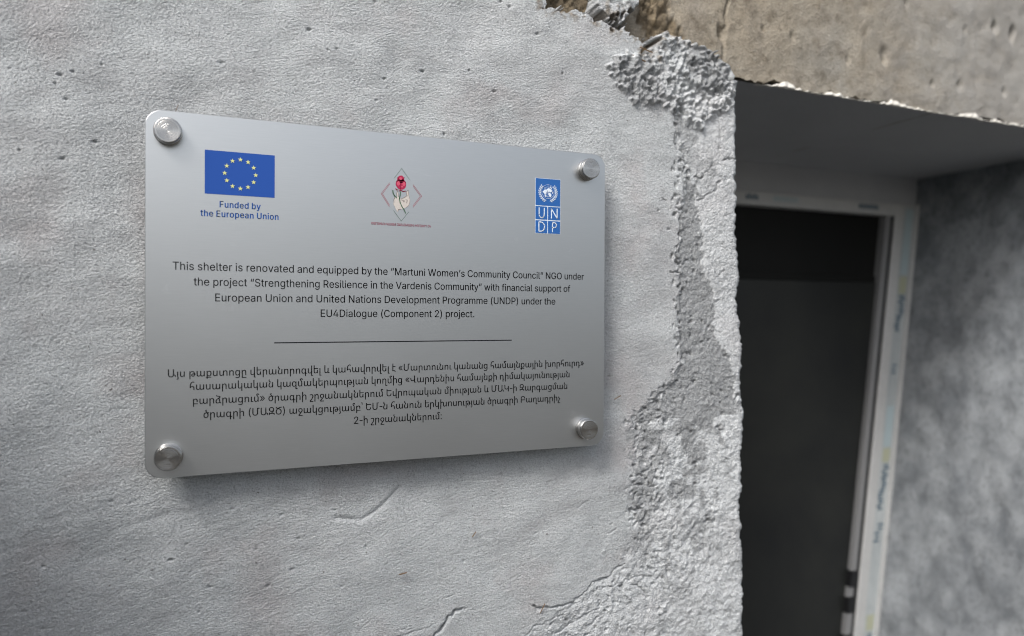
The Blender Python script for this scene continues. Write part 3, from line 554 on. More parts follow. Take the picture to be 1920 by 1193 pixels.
# letter shapes: character -> (advance width, outlines as x, y pairs in 1/1000 em)
GLYPHS = {'(': (273, [[89,207,92,264,101,324,114,384,132,441,153,494,177,539,236,539,212,485,191,428,174,370,161,313,154,258,151,207,154,161,160,115,172,67,188,16,209,-38,236,-96,177,-96,139,-21,111,55,95,131]]),
')': (273, [[37,-96,64,-37,86,18,102,69,113,116,120,162,122,207,119,258,112,313,99,370,82,428,62,485,37,539,97,539,121,494,142,441,159,384,173,323,181,264,184,207,178,130,161,53,134,-22,97,-96]]),
'-': (453, [[337,244,337,188,114,188,114,244]]),
'.': (187, [[95,-4,78,-1,63,9,53,24,50,41,53,59,63,73,78,83,95,87,113,83,128,73,138,59,141,41,138,24,128,9,113,-1]]),
'2': (453, [[64,0,64,47,234,229,282,282,299,305,311,327,318,348,320,371,317,397,308,419,293,436,273,449,250,457,224,460,196,457,172,447,153,433,139,413,130,390,127,362,66,362,71,405,86,442,111,473,143,496,182,511,225,516,268,511,306,497,337,474,361,445,376,411,381,372,378,345,371,318,357,290,336,259,267,180,153,60,153,57,389,57,389,0]]),
'4': (453, [[40,105,40,158,247,509,311,509,109,166,109,163,413,163,413,105], [282,0,282,121,282,146,282,318,343,318,343,0]]),
':': (187, [[95,-4,78,-1,63,9,53,24,50,41,53,59,63,73,78,83,95,87,113,83,128,73,138,59,141,41,138,24,128,9,113,-1], [95,271,78,274,63,284,53,299,50,316,53,334,63,349,78,359,95,362,113,359,128,349,138,334,141,316,138,299,128,284,113,274]]),
'C': (510, [[267,-7,205,1,150,25,104,63,70,115,48,179,40,254,48,329,70,393,104,445,150,484,205,508,267,516,305,513,340,504,373,490,402,471,427,447,448,418,463,385,473,348,408,348,401,373,389,395,375,413,357,428,337,440,315,449,292,454,267,456,223,450,184,432,150,403,125,364,109,314,103,254,109,194,125,145,151,105,184,76,223,59,267,53,292,55,315,60,337,69,357,81,375,96,389,114,401,136,408,160,473,160,463,124,448,91,428,62,402,38,373,19,341,5,305,-4]]),
'D': (502, [[219,0,96,0,96,57,215,57,272,63,318,81,354,110,379,149,394,198,399,255,394,312,379,361,354,399,320,428,275,446,221,452,93,452,93,509,225,509,294,501,353,478,377,461,399,441,418,418,433,391,455,329,462,255,455,181,433,119,417,92,398,68,376,48,351,31,291,8], [125,509,125,0,60,0,60,509]]),
'E': (418, [[60,0,60,509,372,509,372,452,125,452,125,286,355,286,355,229,125,229,125,57,375,57,375,0]]),
'F': (410, [[60,0,60,509,369,509,369,452,125,452,125,278,346,278,346,221,125,221,125,0]]),
'G': (520, [[269,-7,205,1,149,25,104,64,69,116,47,179,40,254,47,329,69,393,103,445,149,484,203,508,265,516,304,513,340,504,374,489,403,469,429,445,449,416,465,384,474,349,408,349,399,372,387,393,373,411,356,427,337,439,315,448,291,454,265,456,222,450,183,432,150,404,125,364,109,314,103,254,109,194,125,145,151,105,184,76,224,59,269,53,309,57,345,71,374,93,396,123,410,160,415,202,434,199,283,199,283,256,478,256,478,200,471,141,451,91,419,50,377,19,326,0]]),
'M': (628, [[60,0,60,509,152,509,277,187,287,159,299,123,311,84,322,49,307,49,318,83,330,121,342,158,352,187,476,509,568,509,568,0,504,0,504,291,504,327,505,369,506,413,507,457,513,457,498,409,482,363,467,322,456,291,342,0,286,0,170,291,159,321,145,361,129,408,112,457,119,457,120,416,121,372,122,328,122,291,122,0]]),
'N': (523, [[60,0,60,509,136,509,343,183,363,151,388,107,414,55,405,54,401,108,399,157,399,195,399,509,463,509,463,0,387,0,202,290,177,331,148,381,108,452,119,454,122,384,124,328,125,291,125,0]]),
'O': (533, [[267,-7,205,1,150,25,105,63,70,115,48,179,40,254,48,329,70,393,105,445,150,484,205,508,267,516,329,508,384,484,429,445,464,393,486,329,493,254,486,179,464,115,429,63,384,25,329,1], [267,53,310,59,349,76,383,105,408,144,425,194,430,254,425,314,408,365,383,404,349,433,310,450,267,456,223,450,184,433,151,404,125,364,109,314,103,254,109,194,125,144,151,105,184,76,223,59]]),
'P': (444, [[60,0,60,509,235,509,289,503,332,487,366,462,390,430,404,391,409,348,404,304,390,265,366,233,332,207,289,191,235,186,109,186,109,242,233,242,269,246,297,256,318,272,333,294,342,319,344,348,342,376,333,402,318,423,297,439,268,449,232,452,125,452,125,0]]),
'R': (449, [[60,0,60,509,236,509,290,504,333,489,367,465,390,433,405,395,409,352,405,309,390,271,367,240,333,217,289,203,236,198,96,198,96,255,234,255,269,258,298,267,319,281,334,300,342,324,345,352,342,380,334,405,319,425,298,440,269,449,233,452,125,452,125,0], [353,0,230,229,303,229,428,0]]),
'S': (446, [[224,-9,172,-4,128,9,91,31,64,60,46,96,38,137,104,137,110,110,123,88,142,71,166,59,194,52,224,49,257,52,286,60,311,74,329,92,341,114,346,139,342,161,332,179,316,193,296,205,245,222,184,239,128,260,86,289,71,307,60,326,54,348,52,372,58,413,75,448,102,476,138,498,180,511,227,516,275,511,316,498,351,476,377,449,394,415,401,378,337,378,326,412,302,437,267,453,225,459,194,456,167,448,145,435,129,418,118,398,115,376,119,352,131,334,148,319,169,308,212,293,264,279,312,264,336,252,359,238,379,220,395,198,405,171,408,139,403,99,386,64,360,34,323,11,278,-4]]),
'T': (448, [[32,452,32,509,417,509,417,452,257,452,257,0,193,0,193,452]]),
'U': (517, [[259,-8,203,-2,154,15,114,43,85,80,66,124,60,173,60,509,124,509,124,178,128,144,141,113,160,87,187,68,220,56,259,52,298,56,331,68,357,87,377,113,389,144,393,178,393,509,457,509,457,173,451,124,433,80,403,43,363,15,315,-2]]),
'V': (479, [[204,0,16,509,84,509,192,206,215,137,248,31,235,31,267,138,290,206,395,509,463,509,278,0]]),
'W': (686, [[155,0,16,509,82,509,163,196,175,145,187,94,197,40,189,40,200,94,211,145,224,196,306,509,380,509,462,196,474,145,486,94,497,40,488,40,499,94,510,145,523,196,603,509,670,509,530,0,455,0,368,323,351,391,336,475,350,475,335,395,318,323,230,0]]),
'a': (389, [[160,-9,126,-5,94,5,68,22,48,45,35,73,30,108,34,138,43,161,58,179,78,193,100,203,125,211,178,220,234,227,252,230,265,235,273,243,276,255,276,257,273,279,267,297,256,311,240,322,220,329,196,331,171,329,149,322,132,313,118,301,107,288,100,274,41,291,57,322,79,346,104,364,133,375,163,382,194,384,239,379,263,372,286,360,306,343,322,320,333,290,337,251,337,0,277,0,277,52,272,52,252,25,236,12,215,1,190,-6], [170,45,202,49,228,59,248,74,263,93,272,115,276,138,276,190,259,182,231,176,200,171,175,168,134,159,117,150,103,139,95,124,92,105,94,87,102,72,114,61,130,52,149,47]]),
'b': (424, [[229,-8,198,-5,172,4,153,17,138,31,118,59,112,59,112,0,53,0,53,509,114,509,114,319,118,319,137,346,152,360,171,373,197,381,229,384,274,378,313,361,345,332,370,293,385,245,390,189,385,133,370,84,346,45,313,16,274,-2], [220,47,253,51,279,66,301,88,316,117,325,151,328,189,325,227,316,261,301,290,280,311,253,325,220,330,188,325,161,312,140,291,125,263,116,229,113,189,116,150,125,115,140,86,162,65,188,51]]),
'c': (395, [[207,-8,159,-2,117,16,82,46,56,85,40,133,34,187,40,243,56,291,82,330,117,360,159,378,207,384,234,383,260,377,284,368,305,356,324,341,340,322,353,301,362,277,303,262,290,289,270,311,242,325,207,330,173,325,145,310,124,287,108,258,99,224,96,187,99,151,108,117,124,89,145,66,173,51,207,46,243,52,271,66,292,89,304,117,363,102,354,78,341,56,325,37,306,21,285,9,261,-1,235,-6]]),
'd': (424, [[195,-8,151,-2,111,16,79,45,55,84,39,133,34,189,39,245,55,293,79,332,112,361,151,378,196,384,228,381,253,373,272,360,287,346,306,319,311,319,311,509,372,509,372,0,313,0,313,59,307,59,287,31,272,17,252,4,227,-5], [205,47,236,51,263,65,284,86,299,115,309,150,312,189,309,229,300,263,284,291,263,312,237,325,205,330,172,325,145,311,124,290,108,261,99,227,96,189,99,151,109,117,124,88,145,66,172,51]]),
'e': (404, [[212,-8,161,-2,117,16,82,46,56,85,40,132,34,187,39,242,55,290,81,329,115,359,157,378,205,384,236,382,266,374,294,361,319,341,341,315,357,282,368,242,371,194,371,169,75,169,75,221,338,221,310,202,307,237,298,269,283,294,263,314,237,326,205,330,173,326,146,313,125,294,109,270,99,241,96,211,96,178,100,139,110,106,128,80,151,61,179,50,212,46,234,48,254,53,271,61,285,73,297,88,306,105,365,91,353,63,335,39,311,19,283,4,249,-5]]),
'f': (253, [[228,379,228,327,6,327,6,379], [81,0,81,432,84,461,96,486,113,505,135,519,161,527,187,530,222,527,243,521,227,468,215,472,195,474,171,470,154,460,145,443,142,419,142,0]]),
'g': (425, [[207,-151,168,-148,134,-140,105,-127,82,-110,64,-91,51,-69,101,-41,122,-66,136,-78,154,-88,178,-95,207,-97,249,-92,282,-75,295,-62,304,-47,310,-28,311,-6,311,68,306,68,287,41,272,28,252,16,227,8,195,5,152,10,113,27,80,53,55,90,39,136,34,191,39,246,55,293,80,332,112,361,152,378,196,384,228,382,253,373,273,360,288,346,308,319,313,319,313,379,372,379,372,-9,367,-54,350,-90,324,-117,291,-136,251,-147], [205,59,237,63,264,75,285,95,300,121,309,154,312,193,309,231,300,264,285,291,264,312,237,325,205,330,172,325,145,312,124,290,109,262,99,229,96,193,99,155,109,123,124,96,145,76,172,63]]),
'h': (410, [[114,227,114,0,53,0,53,509,114,509,114,287,102,287,124,332,152,362,187,379,227,384,264,380,295,369,321,349,341,321,353,285,357,240,357,0,296,0,296,235,290,275,273,304,246,323,210,329,184,326,161,317,141,303,126,283,117,257]]),
'i': (166, [[53,0,53,379,114,379,114,0], [84,443,67,446,54,455,44,468,41,483,44,499,54,512,67,521,84,524,100,521,114,512,123,499,126,483,123,468,114,455,100,446]]),
'j': (166, [[53,379,114,379,114,-30,111,-63,102,-90,86,-113,65,-129,37,-139,4,-143,-10,-143,-10,-87,2,-87,25,-83,40,-72,50,-54,53,-29], [83,443,67,446,53,455,44,468,41,483,44,499,53,512,67,521,83,524,100,521,114,512,123,499,126,483,123,468,114,455,100,446]]),
'l': (189, [[139,-2,101,3,74,20,58,47,53,84,53,509,114,509,114,99,115,77,120,62,130,54,146,52,160,53,170,54,181,3,162,-1]]),
'm': (609, [[53,0,53,379,112,379,112,295,108,295,118,323,132,346,151,363,172,376,195,384,219,386,257,380,287,361,309,331,321,295,312,295,322,321,337,343,357,361,381,375,407,383,437,386,468,383,497,372,522,354,541,328,553,296,557,255,557,0,496,0,496,254,490,289,473,313,447,326,419,330,395,328,374,320,358,307,345,290,338,270,335,247,335,0,274,0,274,260,269,288,253,311,229,326,199,330,178,328,158,320,140,307,126,289,117,266,114,238,114,0]]),
'n': (409, [[114,227,114,0,53,0,53,379,112,379,112,287,102,287,124,332,152,362,187,379,227,384,264,380,295,369,321,349,341,321,353,285,357,240,357,0,296,0,296,235,290,275,273,304,246,323,210,329,184,326,161,317,141,303,126,283,117,257]]),
'o': (415, [[207,-8,159,-2,117,16,82,46,56,85,40,133,34,187,40,243,56,291,82,330,117,360,159,378,207,384,256,378,299,360,333,330,359,291,376,243,381,187,376,133,359,85,333,46,299,16,256,-2], [207,46,242,51,270,66,292,89,307,117,316,151,319,187,316,224,307,258,292,287,270,310,242,325,207,330,173,325,145,310,124,287,108,258,99,224,96,187,99,151,108,117,124,89,145,66,173,51]]),
'p': (424, [[53,-143,53,379,112,379,112,319,118,319,137,346,152,360,171,373,197,381,229,384,274,378,313,361,345,332,370,293,385,245,390,189,385,133,370,84,346,45,313,16,274,-2,229,-8,198,-5,173,4,153,17,138,31,118,59,114,59,114,-143], [220,47,253,51,279,66,301,88,316,117,325,151,328,189,325,227,316,261,301,290,280,311,253,325,220,330,188,325,161,312,140,291,125,263,116,229,113,189,116,150,125,115,140,86,162,65,188,51]]),
'q': (424, [[372,-143,311,-143,311,59,306,59,287,31,272,17,252,4,227,-5,195,-8,151,-2,111,16,79,45,55,84,39,133,34,189,39,245,55,293,79,332,112,361,151,378,196,384,228,381,253,373,272,360,287,346,307,319,313,319,313,379,372,379], [205,47,236,51,263,65,284,86,299,115,309,150,312,189,309,229,300,263,284,291,263,312,237,325,205,330,172,325,145,311,124,290,108,261,99,227,96,189,99,151,109,117,124,88,145,66,172,51]]),
'r': (259, [[53,0,53,379,112,379,112,321,115,321,130,347,152,367,181,380,213,385,229,384,243,384,243,322,230,324,207,326,182,323,159,315,140,301,126,284,117,262,114,237,114,0]]),
's': (365, [[182,-8,145,-5,112,3,84,18,62,38,45,63,36,94,94,107,105,79,124,60,150,49,181,45,217,50,244,62,262,81,268,103,265,121,254,136,237,147,212,155,149,170,104,186,72,208,53,237,47,274,51,305,65,332,87,354,115,370,149,381,187,384,223,381,254,372,279,358,299,339,314,316,324,290,268,277,258,298,243,316,219,328,187,333,156,329,131,317,114,299,109,277,112,258,124,243,144,232,172,223,229,209,275,194,306,171,325,142,331,107,326,75,312,47,290,24,260,6,223,-5]]),
't': (227, [[204,379,204,327,6,327,6,379], [65,471,126,471,126,98,128,76,136,61,150,53,170,50,185,51,202,54,213,2,192,-3,168,-4,125,2,92,21,72,52,65,93]]),
'u': (410, [[182,-5,146,-1,115,11,89,31,69,59,57,95,53,139,53,379,114,379,114,144,119,105,137,75,164,56,200,50,226,53,249,62,268,77,283,97,293,122,296,153,296,379,357,379,357,0,298,0,298,92,307,92,286,47,257,17,222,0]]),
'v': (389, [[163,0,17,379,84,379,165,155,187,87,206,21,184,21,203,87,224,155,305,379,371,379,226,0]]),
'w': (567, [[138,0,23,379,87,379,133,214,154,137,175,41,165,41,186,135,206,214,252,379,316,379,362,214,382,136,402,41,391,41,413,135,434,214,480,379,545,379,429,0,368,0,319,172,305,225,291,280,277,338,291,338,277,280,263,225,248,172,199,0]]),
'y': (389, [[47,-139,61,-86,71,-87,88,-90,104,-89,118,-84,130,-74,141,-58,151,-36,163,-1,17,379,84,379,165,155,187,87,206,21,184,21,202,87,224,155,305,379,371,379,204,-58,191,-85,177,-107,159,-124,139,-136,117,-143,91,-145,65,-143]]),
'«': (402, [[168,49,33,209,168,369,238,369,105,209,238,49], [307,49,171,209,307,369,377,369,243,209,377,49]]),
'»': (402, [[26,49,159,209,26,369,96,369,231,209,96,49], [165,49,298,209,165,369,234,369,370,209,234,49]]),
'’': (177, [[52,318,82,509,151,509,98,318]]),
'“': (300, [[52,318,104,509,151,509,121,318], [175,318,228,509,274,509,244,318]]),
'”': (300, [[52,318,82,509,151,509,98,318], [175,318,205,509,274,509,222,318]]),
'Ա': (774, [[335,-9,261,-2,199,20,172,36,149,56,129,78,113,104,91,165,84,236,84,665,168,665,168,249,170,203,179,165,192,132,212,107,236,87,265,73,299,64,338,61,388,66,430,81,463,107,487,142,502,188,507,243,507,665,591,665,591,235,584,164,561,104,544,78,524,56,500,36,473,20,410,-2], [579,203,595,206,611,207,643,204,672,197,696,185,716,168,733,146,744,117,751,83,753,43,753,0,679,0,679,38,674,87,658,119,633,136,599,142,581,141,566,139]]),
'Բ': (648, [[84,0,84,430,91,501,113,561,129,587,149,609,172,629,198,645,260,667,335,674,411,667,473,644,499,628,521,608,540,584,555,557,575,492,582,414,498,414,496,460,488,498,476,531,458,557,435,577,407,592,372,600,332,603,283,598,242,583,209,558,186,523,172,478,168,422,168,0], [157,318,585,318,585,247,157,247]]),
'Դ': (711, [[544,0,460,0,460,422,457,466,450,503,437,535,419,560,396,579,368,592,336,601,299,603,249,598,209,583,178,557,156,520,143,473,139,414,55,414,62,490,82,554,97,582,116,606,138,626,164,643,226,666,301,674,372,667,432,646,458,630,480,611,500,588,515,562,537,502,544,429], [530,318,682,318,682,247,530,247]]),
'Ե': (648, [[84,665,168,665,168,243,172,188,186,142,209,107,242,81,283,66,332,61,372,64,407,73,435,87,458,108,476,134,488,166,496,205,498,250,582,250,575,172,555,108,540,81,521,57,499,37,473,20,411,-2,335,-9,260,-2,198,20,172,36,149,56,129,78,113,104,91,164,84,235], [157,492,157,562,585,562,585,492]]),
'Զ': (624, [[287,267,222,274,167,294,122,325,89,367,68,417,61,473,69,531,91,581,126,622,174,653,232,672,300,679,369,672,427,652,473,619,506,576,526,524,533,464,528,428,515,392,494,359,466,329,431,304,388,284,340,271], [513,0,513,34,510,59,499,76,481,85,454,88,142,88,142,0,68,0,68,211,142,211,142,158,482,158,527,152,560,135,571,121,580,103,585,80,587,54,587,0], [146,102,146,158,203,163,259,178,312,203,359,237,399,280,429,333,449,394,455,464,532,464,526,396,510,335,484,281,450,234,409,194,362,162,311,136,257,117,202,106], [296,336,333,338,364,346,390,357,411,374,427,394,439,417,446,444,448,473,444,511,432,545,413,572,384,593,346,606,299,610,264,608,233,601,207,590,185,574,168,555,155,531,148,504,145,473,148,443,155,417,166,394,182,373,204,357,230,345,260,338]]),
'Ի': (654, [[89,665,173,665,173,480,172,426,169,370,173,370,173,0,89,0], [163,190,163,332,173,371,188,403,208,430,233,452,263,468,296,480,333,486,374,489,440,482,495,461,539,428,571,382,591,324,598,257,598,219,514,219,514,251,511,290,504,324,491,353,474,376,452,394,424,408,392,415,356,418,305,413,260,398,223,372,196,337,179,292,173,237,173,190]]),
'Խ': (763, [[89,0,89,665,173,665,173,0], [345,490,428,490,428,363,435,302,453,260,468,246,486,236,507,230,533,228,557,230,578,236,595,246,609,260,628,302,634,363,634,490,718,490,718,358,715,312,706,271,691,237,670,209,644,186,612,170,575,161,533,157,488,160,450,170,417,185,391,207,371,234,356,268,347,307,345,352], [126,490,401,490,401,418,126,418]]),
'Ծ': (662, [[63,250,71,318,95,382,132,443,180,498,238,548,304,591,376,626,452,652,529,669,606,674,606,603,540,599,474,586,410,564,350,535,295,500,246,459,205,413,174,362,155,308,148,251,151,210,160,173,174,141,195,113,221,90,252,74,288,65,330,61,385,67,432,85,468,113,494,150,510,196,516,250,510,304,491,353,458,397,408,436,341,469,255,498,160,530,126,546,100,564,80,584,67,607,59,634,56,665,139,665,141,647,146,631,155,617,169,605,188,593,213,582,288,559,365,534,431,505,485,472,528,435,560,394,583,349,596,301,601,250,598,212,592,178,582,145,568,115,549,87,528,62,502,41,474,23,442,9,408,-1,370,-7,330,-9,289,-7,251,-1,217,9,185,23,157,41,133,62,112,87,95,114,71,177]]),
'Կ': (660, [[574,0,490,0,490,196,490,229,492,267,494,306,490,306,490,536,574,536], [520,522,520,427,516,377,504,332,484,293,458,260,424,233,384,214,338,202,288,198,223,205,170,224,129,256,98,301,80,360,74,431,74,665,157,665,157,449,161,394,173,349,194,314,223,289,262,274,311,269,367,275,412,293,446,323,471,365,485,417,490,479,490,522]]),
'Հ': (535, [[461,568,437,583,411,594,383,601,354,603,312,599,277,587,250,566,227,536,210,496,196,445,122,68,40,80,115,462,133,529,160,582,194,623,238,651,291,668,354,674,395,671,434,663,471,649,506,628], [40,80,71,148,344,93,388,81,423,65,448,44,466,19,475,-12,479,-47,479,-88,395,-88,395,-58,390,-26,377,-2,355,15,326,25]]),
'Մ': (749, [[338,-9,262,-2,198,21,172,38,149,57,129,80,113,106,91,166,84,236,84,665,168,665,168,249,172,191,187,144,210,108,243,82,286,67,337,61,375,64,408,72,438,86,462,105,482,130,496,161,505,199,507,243,507,665,728,665,728,594,591,594,591,236,584,163,561,102,544,77,523,54,500,35,473,19,411,-2]]),
'Յ': (584, [[510,511,508,480,500,451,487,425,469,403,446,384,421,368,392,357,360,350,360,347,400,341,434,330,463,315,487,297,506,274,520,248,528,218,531,185,524,131,503,84,469,45,422,15,362,-3,290,-9,228,-7,172,1,122,13,80,28,80,104,107,92,138,81,209,67,279,61,319,64,352,70,381,81,404,96,421,115,434,137,442,162,444,190,441,220,432,245,417,266,395,283,366,295,330,304,287,309,236,311,41,311,41,382,223,382,284,385,335,395,375,411,404,434,421,464,426,500,424,523,418,544,408,561,393,576,352,597,295,603,246,600,200,588,157,570,118,544,80,603,110,623,144,641,181,655,221,665,264,672,310,674,369,669,418,655,458,631,486,598,504,558]]),
'Ն': (585, [[297,-9,228,-2,170,20,125,54,93,101,74,158,67,225,151,225,155,179,167,139,188,106,216,81,253,66,297,61,341,66,376,79,402,100,421,129,432,167,436,211,436,389,520,389,520,206,513,142,493,88,461,46,417,15,362,-3], [258,588,266,574,211,537,162,537,135,539,112,545,91,554,74,567,61,584,51,606,46,633,44,665,44,708,128,708,128,665,130,638,135,618,145,604,159,595,177,589,198,588], [151,225,67,225,71,296,85,364,105,426,130,483,158,533,186,574,266,574,245,544,224,507,187,420,172,373,161,324,153,274]]),
'Ո': (675, [[84,0,84,430,91,501,114,561,131,587,151,609,175,629,202,645,265,667,340,674,415,667,477,645,503,629,526,609,546,586,562,561,584,500,591,428,591,0,507,0,507,417,505,462,497,501,483,533,464,559,439,578,410,592,376,601,337,603,287,598,245,584,212,559,188,524,173,479,168,423,168,0]]),
'Վ': (733, [[551,0,467,0,467,135,468,168,470,206,472,246,467,246,467,665,551,665], [499,492,499,373,495,323,484,278,466,239,440,206,407,180,369,160,324,148,273,144,209,151,156,170,115,202,85,248,67,306,61,378,61,447,144,447,144,395,148,340,160,295,180,260,209,236,247,221,296,216,352,222,395,240,428,270,450,311,463,363,467,426,467,492], [533,71,703,71,703,0,533,0]]),
'Տ': (532, [[483,176,476,121,453,75,418,39,371,12,313,-4,247,-9,189,-7,137,2,90,14,47,29,47,107,98,87,149,73,198,64,246,61,291,65,329,74,359,90,382,111,396,139,400,173,397,204,385,229,365,250,335,269,295,287,242,306,161,338,129,354,102,373,82,396,67,423,58,456,55,495,62,549,84,593,118,628,164,654,219,669,282,674,328,672,374,664,421,652,468,633,446,565,399,583,357,595,317,601,278,603,238,600,204,592,176,577,155,557,142,531,138,499,142,468,153,443,173,422,201,405,238,389,285,372,345,351,394,327,432,299,460,266,478,225]]),
'Ր': (627, [[84,0,84,430,91,501,112,561,128,587,147,609,170,629,196,645,257,667,330,674,404,667,464,644,489,628,511,608,529,584,544,557,564,492,571,414,487,414,485,460,477,499,465,532,448,558,426,578,398,592,365,601,327,603,279,598,239,584,208,559,186,524,172,478,168,422,168,0]]),
'Ց': (622, [[343,377,276,331,204,349,148,372,106,400,78,432,61,470,56,512,63,559,86,599,122,631,170,655,228,669,294,674,347,671,394,663,435,650,470,631,497,608,517,580,529,548,533,512,528,477,515,446,495,419,466,396,432,377,392,362,392,359,442,346,484,326,518,299,543,266,559,229,564,187,556,131,532,82,492,43,438,14,370,-3,290,-9,211,-4,140,12,79,34,79,109,130,88,182,74,236,64,288,61,346,65,393,76,431,95,458,120,474,151,480,188,476,217,465,242,447,263,423,280,393,295,358,306,277,321,87,276,66,341,315,395,353,405,386,419,413,436,432,456,445,480,449,507,446,529,438,549,425,565,406,580,357,599,294,605,232,599,182,580,164,565,150,549,142,529,140,507,145,476,159,451,185,429,223,410,275,393]]),
'Ւ': (557, [[89,0,89,665,173,665,173,500,213,500,247,499,274,494,296,487,316,475,334,458,351,435,389,368,428,299,443,280,457,270,472,265,490,264,515,264,515,193,480,193,450,195,423,203,399,217,377,238,356,268,335,306,301,372,287,394,274,409,260,419,245,425,206,429,173,429,173,0]]),
'Ք': (574, [[93,0,93,388,97,456,108,514,126,564,151,604,183,635,221,657,265,670,315,674,373,668,423,651,464,624,494,588,513,543,520,491,516,449,504,412,485,381,458,354,423,333,381,318,332,309,276,306,177,306,177,0], [177,377,273,377,341,384,392,405,411,421,424,441,432,464,435,491,431,522,421,550,404,573,380,589,350,600,314,603,271,598,236,581,210,553,191,510,181,452], [11,230,521,230,521,159,11,159]]),
'՝': (196, [[47,758,115,758,133,663,165,546,105,546,83,598,66,649,51,697,39,747]]),
'ա': (857, [[237,-8,203,-6,171,2,144,15,120,34,101,57,87,86,79,120,76,159,76,458,159,458,159,175,166,124,187,88,218,67,257,60,284,62,309,70,331,82,350,100,365,122,376,151,382,185,385,224,385,458,467,458,467,175,471,139,480,110,495,88,515,72,539,63,565,60,600,64,631,77,656,100,676,132,688,173,692,224,692,458,775,458,775,0,710,0,699,74,695,74,681,53,664,34,642,17,615,3,584,-5,546,-8,498,-3,456,13,423,40,401,77,397,77,373,43,336,16,290,-2]]),
'բ': (556, [[81,-220,81,458,146,458,156,377,161,377,175,401,194,423,217,441,245,455,277,464,314,467,361,463,402,448,434,424,459,390,474,346,479,292,479,177,396,177,396,277,389,331,368,370,336,392,294,399,258,395,226,380,200,356,180,322,168,278,164,224,164,-220], [117,65,494,65,494,0,117,0]]),
'գ': (595, [[392,-220,392,-13,393,33,397,83,391,83,368,45,335,15,292,-3,239,-9,185,-2,139,19,102,54,75,101,59,159,53,228,59,295,75,353,102,401,140,437,189,460,248,467,296,461,337,444,370,416,395,381,399,381,409,458,475,458,475,65,590,65,590,0,475,0,475,-220], [259,59,290,61,317,69,340,82,358,100,373,124,384,153,390,188,392,228,392,236,390,273,384,305,374,333,361,357,343,375,321,389,295,397,265,399,228,395,196,380,171,356,153,322,142,279,138,227,140,188,145,154,155,125,169,101,186,82,206,69,231,61]]),
'դ': (597, [[396,-220,396,277,389,331,368,370,336,392,294,399,265,397,240,389,217,375,198,356,183,332,172,302,166,266,164,224,164,0,81,0,81,458,146,458,156,377,161,377,175,401,193,423,216,441,243,455,276,464,314,467,361,463,402,448,434,424,459,390,474,346,479,292,479,65,591,65,591,0,479,0,479,-220]]),
'ե': (556, [[474,295,474,0,409,0,399,81,394,81,380,57,361,35,338,17,310,3,278,-6,241,-9,194,-4,154,10,121,35,96,69,81,113,76,166,76,708,159,708,159,182,161,152,166,127,175,106,187,89,220,66,261,59,297,64,329,78,355,103,375,137,387,181,391,235,391,295], [117,458,493,458,493,393,117,393]]),
'զ': (559, [[392,-220,392,-13,393,33,397,83,391,83,368,45,335,15,292,-3,239,-9,185,-2,139,19,102,54,75,101,59,159,53,228,59,295,75,353,102,401,140,437,189,460,248,467,296,461,337,444,370,416,395,381,399,381,409,458,475,458,475,-155,594,-155,594,-220], [259,59,290,61,317,69,340,82,358,100,373,124,384,153,390,188,392,228,392,236,390,273,384,305,374,333,361,357,343,375,321,389,295,397,265,399,228,395,196,380,171,356,153,322,142,279,138,227,140,188,145,154,155,125,169,101,186,82,206,69,231,61]]),
'է': (441, [[81,0,81,708,164,708,164,0], [119,458,397,458,397,393,119,393], [81,0,81,65,283,65,322,62,353,53,376,37,392,14,402,-16,405,-56,405,-81,322,-81,322,-69,319,-37,309,-16,291,-4,264,0]]),
'ը': (556, [[81,-220,81,458,146,458,156,377,161,377,175,401,194,423,217,441,245,455,277,464,314,467,361,463,402,448,434,424,459,390,474,346,479,292,479,0,396,0,396,277,389,331,368,370,336,392,294,399,258,395,226,380,200,356,180,322,168,278,164,224,164,-220], [117,-155,494,-155,494,-220,117,-220]]),
'թ': (622, [[81,-220,81,458,146,458,156,377,161,377,177,402,199,423,225,441,256,455,291,464,331,467,321,399,289,397,259,390,232,377,209,360,189,337,175,310,167,277,164,238,164,-220], [604,161,542,181,472,193,403,197,367,193,338,179,321,155,315,122,319,92,331,73,352,61,382,58,411,62,432,76,448,99,458,131,463,172,465,223,460,281,447,326,426,360,397,382,362,395,321,399,331,467,394,461,447,440,491,406,522,358,542,298,548,223,544,152,530,94,507,49,474,16,432,-3,381,-9,339,-5,304,7,275,27,254,54,241,86,236,125,242,167,258,201,283,227,317,247,357,259,402,263,477,258,554,245,590,234,624,222]]),
'ի': (556, [[164,708,164,458,162,418,159,377,164,377,178,401,196,423,218,441,244,455,276,464,314,467,362,463,403,448,435,424,459,390,474,346,479,292,479,0,396,0,396,277,389,331,369,370,337,392,294,399,266,397,241,389,218,375,199,356,184,332,173,302,166,266,164,224,164,-220,81,-220,81,708]]),
'լ': (247, [[81,-220,81,459,164,459,164,-155,261,-155,261,-220]]),
'խ': (857, [[691,458,775,458,775,0,709,0,698,81,694,81,680,57,662,35,639,17,613,3,581,-6,545,-9,498,-4,459,10,426,35,402,69,388,113,383,166,383,277,376,331,357,370,326,392,285,399,258,397,234,389,213,375,196,356,182,332,172,302,166,266,164,224,164,-220,81,-220,81,708,164,708,164,458,162,418,159,377,164,377,177,401,193,423,214,441,239,455,270,464,305,467,353,463,392,448,423,424,446,390,461,346,466,292,466,182,472,127,493,89,524,66,564,59,592,61,617,70,638,84,657,103,672,128,682,158,689,194,691,235]]),
